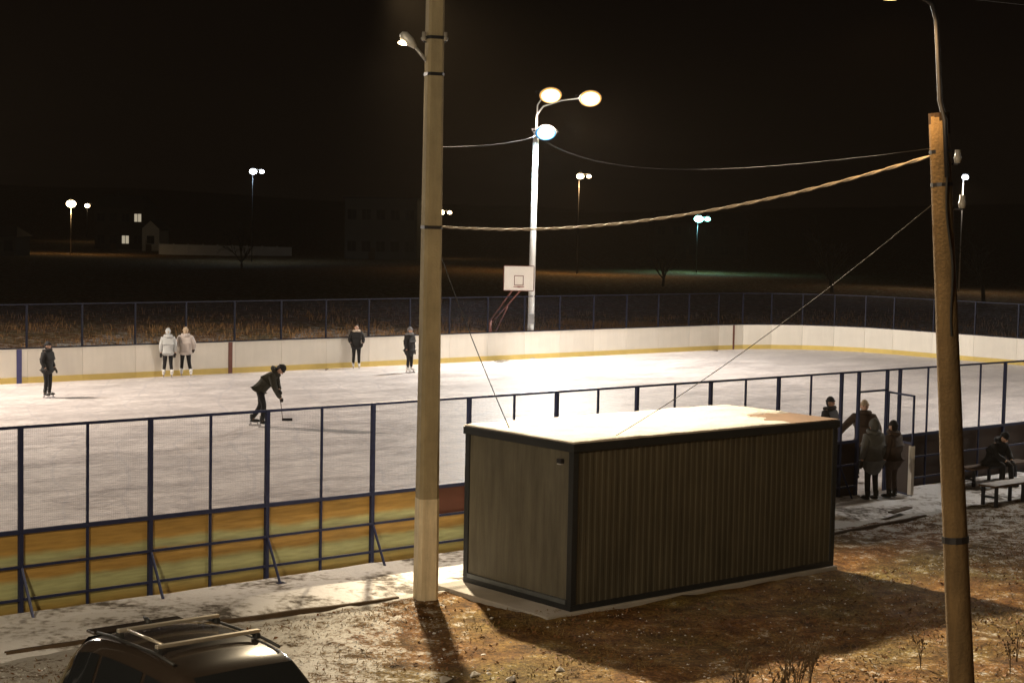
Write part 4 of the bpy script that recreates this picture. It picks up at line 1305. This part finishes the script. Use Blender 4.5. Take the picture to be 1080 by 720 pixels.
def far_grass(i):
    a, n = rnd.uniform(6, 75), N1+.7+rnd.expovariate(1/9.0)
    p = P(a, n)
    if n > N1+45: return None
    if nfn(p.x, p.y, .22, 3)+.5*nfn(p.x, p.y, .8, 9) < rnd.uniform(-.5, .5): return None
    return blade_at(p.x, p.y, rnd.uniform(.08, .42)*(1+.9*nfn(p.x, p.y, .3, 6)), 1.3, .014)
scatter('tall_dry_grass', 'tall dry grass on the waste ground behind the white boards', 'grass', 80000, far_grass, 'straw_far')
def end_grass(i):
    a, n = A1+.7+rnd.expovariate(1/9.0), rnd.uniform(30, 75)
    p = P(a, n)
    if a > A1+40 or nfn(p.x, p.y, .22, 3)+.5*nfn(p.x, p.y, .8, 9) < rnd.uniform(-.5, .5): return None
    return blade_at(p.x, p.y, rnd.uniform(.1, .5), 1.2, .014)
scatter('tall_dry_grass', 'tall dry grass beyond the curved end boards of the rink', 'grass', 34000, end_grass, 'straw_far')

# dead weeds standing in front
def weed_mesh(seed, h):
    r_ = random.Random(seed); mb = MB()
    for s in range(r_.randint(4, 7)):
        a = r_.uniform(0, 6.28); ln = r_.uniform(.05, .25)*h; hh = h*r_.uniform(.6, 1)
        p = [Vector((math.cos(a)*ln*f*f+.01*math.sin(7*f+s), math.sin(a)*ln*f*f, hh*f)) for f in (0, .25, .5, .75, 1)]
        mb.tube(p, [.007, .006, .005, .004, .002], 4, cap=False)
        for b in range(r_.randint(3, 7)):
            f = r_.uniform(.4, .95); q = p[0].lerp(p[-1], f); q.z = hh*f; a2 = r_.uniform(0, 6.28)
            q = Vector((math.cos(a)*ln*f*f, math.sin(a)*ln*f*f, hh*f))
            e = q+Vector((math.cos(a2)*.1*h, math.sin(a2)*.1*h, .12*h))
            mb.tube([q, e], [.004, .002], 3, cap=False)
            mb.ball(e, (.014, .014, .02), 5, 4)
    return mb
wm = [weed_mesh(i, h).mesh('dead_weed', 'straw_dark') for i, h in enumerate((.55, .75, .9, .65))]
for i in range(20):
    x, y = rnd.uniform(760, 1075), rnd.uniform(695, 790)
    p = at(x, y)
    if not free_ground(p.x, p.y) or abs(p.x-5.05) < .25: continue
    o = link('dead_weed', wm[i % 4], None, p+Vector((0, 0, -.02)), rnd.random()*6.28)
    o.scale = [rnd.uniform(.75, 1.15)]*3
    tag(o, 'dead dry weed stalks standing in front of the wooden pole and cabin', 'weed', 'dead weeds on the rough ground')

# ================================================================== BACKGROUND
def far_lamp(label, px, py, d, lens, r=.22, ghost_head=True, h=None, light=0, col=WARM):
    top = atd(px, py, d)
    gz = ground_h(top.x, top.y)
    t = thing('street_lamp', label, 'street lamp', (top.x, top.y, gz))
    hz = top.z-gz
    part('pole', MB().tube([(-.12, .3, -.2), (-.12, .3, hz*.6), (-.1, .3, hz+.1)], [.08, .06, .05], 8), 'galvanised' if not ghost_head else 'dark_steel', t, True)
    part('arm', MB().tube([(-.1, .3, hz+.05), (0, 0, hz+.3), (.9, 0, hz+.3)] if ghost_head else [(-.1, .3, hz+.05), (0, 0, hz+.3)], .045, 6), 'galvanised', t, True)
    hs = [(0, 1.0)] + ([(8.5/F*d*1.08, .62)] if ghost_head else [])  # second smaller head added for the lamp's ghost reflection in window glass
    for dx, s in hs:
        hd = part('lamp_head', MB().tube([(dx-.3*s, .1, hz+.27), (dx, .1, hz+r*1.2*s+.04), (dx+.35*s, .1, hz+.24)], [.06, r*.9*s, .06], 8), 'housing_grey', t, True)
        part('lens', MB().ball((dx, 0, hz), (r*1.25*s, r*s, r*.9*s), 10, 7), lens, hd, True)
    if light: lamp_light('street_light', t, (0, -.3, hz-.4), (0, -1.5, 0), light, col, 160, .5, .3)
    return t
far_lamp('distant warm street lamp on a lit post left of the houses', 75, 215, 260, 'lens_far_warm', .62, False, light=2500, col=SODIUM)
far_lamp('small distant warm lamp just beside the brighter street lamp', 92, 217, 330, 'lens_far_warm', .42, True)
far_lamp('distant white lamp high on a post above the pale fence', 267, 181, 230, 'lens_far_white', .42, True, light=900, col=COLD)
far_lamp('distant pale lamp seen at the edge of the concrete pole', 465, 224, 270, 'lens_far_warm', .46, True)
far_lamp('distant warm lamp beyond the lamp mast', 612, 186, 200, 'lens_far_warm', .36, True, light=4000, col=SODIUM)
far_lamp('distant teal green lamp below the bundled cable', 737, 231, 220, 'lens_far_teal', .50, True, light=2500, col=(.4, 1, .9))
far_lamp('distant white lamp just beyond the wooden pole', 1018, 187, 160, 'lens_far_white', .26, False, light=1500, col=WARM)

def house(label, px0, px1, py_top, d, wall, depth=9, storeys=2, lit=(), cols=4, roof_h=2.2, gable_front=False, base=None):
    p0, p1 = atd(px0, py_top, d), atd(px1, py_top, d)
    w = p1.x-p0.x; gz = ground_h((p0.x+p1.x)/2, d)-.3; hz = p0.z-gz
    t = thing('house', label, 'house', (p0.x, d, gz))
    wh = hz-roof_h if roof_h else hz
    part('wall', MB().box(0, w, 0, depth, 0, wh), wall, t)
    if roof_h and gable_front:
        part('gable', MB().prism([(0, wh), (w, wh), (w/2, hz-.2)], 0, depth), wall, t)
        part('roof', MB().prism([(-.4, wh-.15), (w/2, hz), (w+.4, wh-.15), (w+.4, wh-.35), (w/2, hz-.22), (-.4, wh-.35)], -.4, depth+.4), 'roof_dark', t)
    elif roof_h:
        rf_ = MB(); rf_.v = [Vector(p) for p in ((-.4, -.4, wh), (w+.4, -.4, wh), (w+.4, depth+.4, wh), (-.4, depth+.4, wh), (.8, depth/2, hz), (w-.8, depth/2, hz))]
        rf_.f = [(0, 1, 5, 4), (2, 3, 4, 5), (1, 2, 5), (3, 0, 4), (3, 2, 1, 0)]; rf_.mi = [0]*5
        r0 = part('roof', rf_, 'roof_dark', t)
        part('chimney', MB().box(w*.3, w*.3+.6, depth/2-.3, depth/2+.3, hz-.8, hz+.7), 'house_wall_dark', r0)
    else:
        part('roof', MB().box(-.3, w+.3, -.3, depth+.3, wh, wh+.25), 'roof_dark', t)
    sh = wh/storeys
    for s in range(storeys):
        for c_ in range(cols):
            x = w*(c_+.5)/cols; ww = min(1.3, w/cols*.55); z = s*sh+sh*.35
            f = part('window', MB().box(x-ww/2-.08, x+ww/2+.08, -.06, .02, z-.08, z+1.48), 'house_wall_white' if wall == 'house_wall_white' else 'roof_dark', t)
            part('pane', MB().box(x-ww/2, x+ww/2, -.09, -.062, z, z+1.4), 'pane_lit' if (s, c_) in lit else 'pane_dark', f)
            part('mullion', MB().box(x-.05, x+.05, -.12, -.092, z, z+1.4), 'roof_dark', f)
    part('door', MB().box(w*.5-.5-w*.12, w*.5+.5-w*.12, -.05, .02, 0, 2.1), 'bench_wood', t)
    return t
house('dark two storey house with two lit windows beyond the distant lamp', 100, 152, 205, 300, 'house_wall_dark', 10, 2, {(1, 3), (0, 2)}, 4)
house('small white gabled house end beside the long pale fence', 150, 168, 231, 290, 'house_wall_white', 8, 1, (), 1, 1.6, True)
house('grey flat roofed block faintly seen behind the concrete pole', 364, 440, 209, 250, 'house_wall_grey', 12, 2, (), 5, 0)
house('dark low shed at the waste ground edge, catching orange lamplight', -28, 16, 238, 230, 'house_wall_grey', 7, 1, (), 3, 1.4)
house('dark long house hardly visible beyond the teal lamp', 690, 790, 222, 300, 'house_wall_dark', 10, 2, (), 6, 2.0)

def pale_fence():
    p0, p1 = atd(168, 258, 270), atd(308, 264, 262)
    gz = min(ground_h(p0.x, p0.y), ground_h(p1.x, p1.y))-.1
    d = (p1-p0); d.z = 0; L = d.length
    t = thing('panel_fence', 'long pale concrete panel fence beside the small white house', 'fence', (p0.x, p0.y, gz), math.atan2(d.y, d.x))
    n = 9
    for i in range(n):
        part('fence_panel', MB().box(i*L/n+.08, (i+1)*L/n-.08, 0, .08, .05, 1.75), 'wall_panel_white', t)
        part('fence_post', MB().box(i*L/n-.08, i*L/n+.08, -.04, .12, 0, 1.95), 'wall_panel_white', t)
        part('snow_cap', MB().box(i*L/n+.08, (i+1)*L/n-.08, -.02, .10, 1.752, 1.82), 'snow', t)
pale_fence()

# bare trees
def tree_mesh(seed, h):
    r_ = random.Random(seed); tr, cr_ = MB(), MB()
    def grow(mb, p, d, l, rad, depth):
        pts = [p]; q = p.copy(); dd = d.copy()
        for i in range(3):
            dd = (dd+Vector((r_.uniform(-.18, .18), r_.uniform(-.18, .18), r_.uniform(-.02, .12)))).normalized()
            q = q+dd*l/3; pts.append(q.copy())
        mb.tube(pts, [rad, rad*.85, rad*.7, rad*.55], 5 if depth < 2 else 3, cap=False)
        if depth >= 5: return
        for k in range(r_.randint(2, 4) if depth else 5):
            f = r_.uniform(.35, 1); b = pts[min(3, int(f*3))]
            an = r_.uniform(0, 6.283); sp2 = r_.uniform(.4, .95)
            ax_ = dd.orthogonal().normalized(); ax_.rotate(Matrix.Rotation(an, 3, dd))
            nd = (dd*math.cos(sp2)+ax_*math.sin(sp2)).normalized()
            grow(cr_, b, nd, l*r_.uniform(.55, .78), rad*.5, depth+1)
    grow(tr, Vector((0, 0, -.3)), Vector((0, 0, 1)), h*.36, h*.018, 0)
    return tr.mesh('trunk', 'bark', True), cr_.mesh('crown', 'bark')
tms = [tree_mesh(i+3, 10) for i in range(4)]
spots = [(255, 190), (880, 150), (1040, 140), (700, 165)]
lbls = ['bare dark tree on the waste ground below the distant white lamp', 'bare dark tree behind the curved corner of the boards', 'bare dark tree past the wooden pole, behind the end boards', 'bare dark tree between the lamp mast and the teal lamp']
for i, (px, d) in enumerate(spots):
    p = atd(px, 260, d); p.z = ground_h(p.x, p.y)
    lb, gp = lbls[i], None
    t = thing('bare_tree', lb, 'tree', p, rnd.random()*6.28, gp)
    t.scale = [rnd.uniform(.75, 1.15)]*3
    tm = tms[i % 4]
    link('trunk', tm[0], t); link('crown', tm[1], t)

# ================================================================== NIGHT HAZE
mb = MB().box(-1600, 1600, -260, 2600, -3, 75)
me = mb.mesh('haze', 'snow')
HZ = bpy.data.materials.new('haze_air'); HZ.use_nodes = True
ns, ln = HZ.node_tree.nodes, HZ.node_tree.links
ns.clear()
ho = ns.new('ShaderNodeOutputMaterial'); hv = ns.new('ShaderNodeVolumePrincipled')
hv.inputs['Color'].default_value = (1.0, .82, .62, 1)
hv.inputs['Density'].default_value = .00010
hv.inputs['Anisotropy'].default_value = .1
ln.new(hv.outputs[0], ho.inputs['Volume'])
me.materials.clear(); me.materials.append(HZ)
tag(link('haze', me), 'thin pale night haze filling the air over the rink', 'haze', kind='stuff')
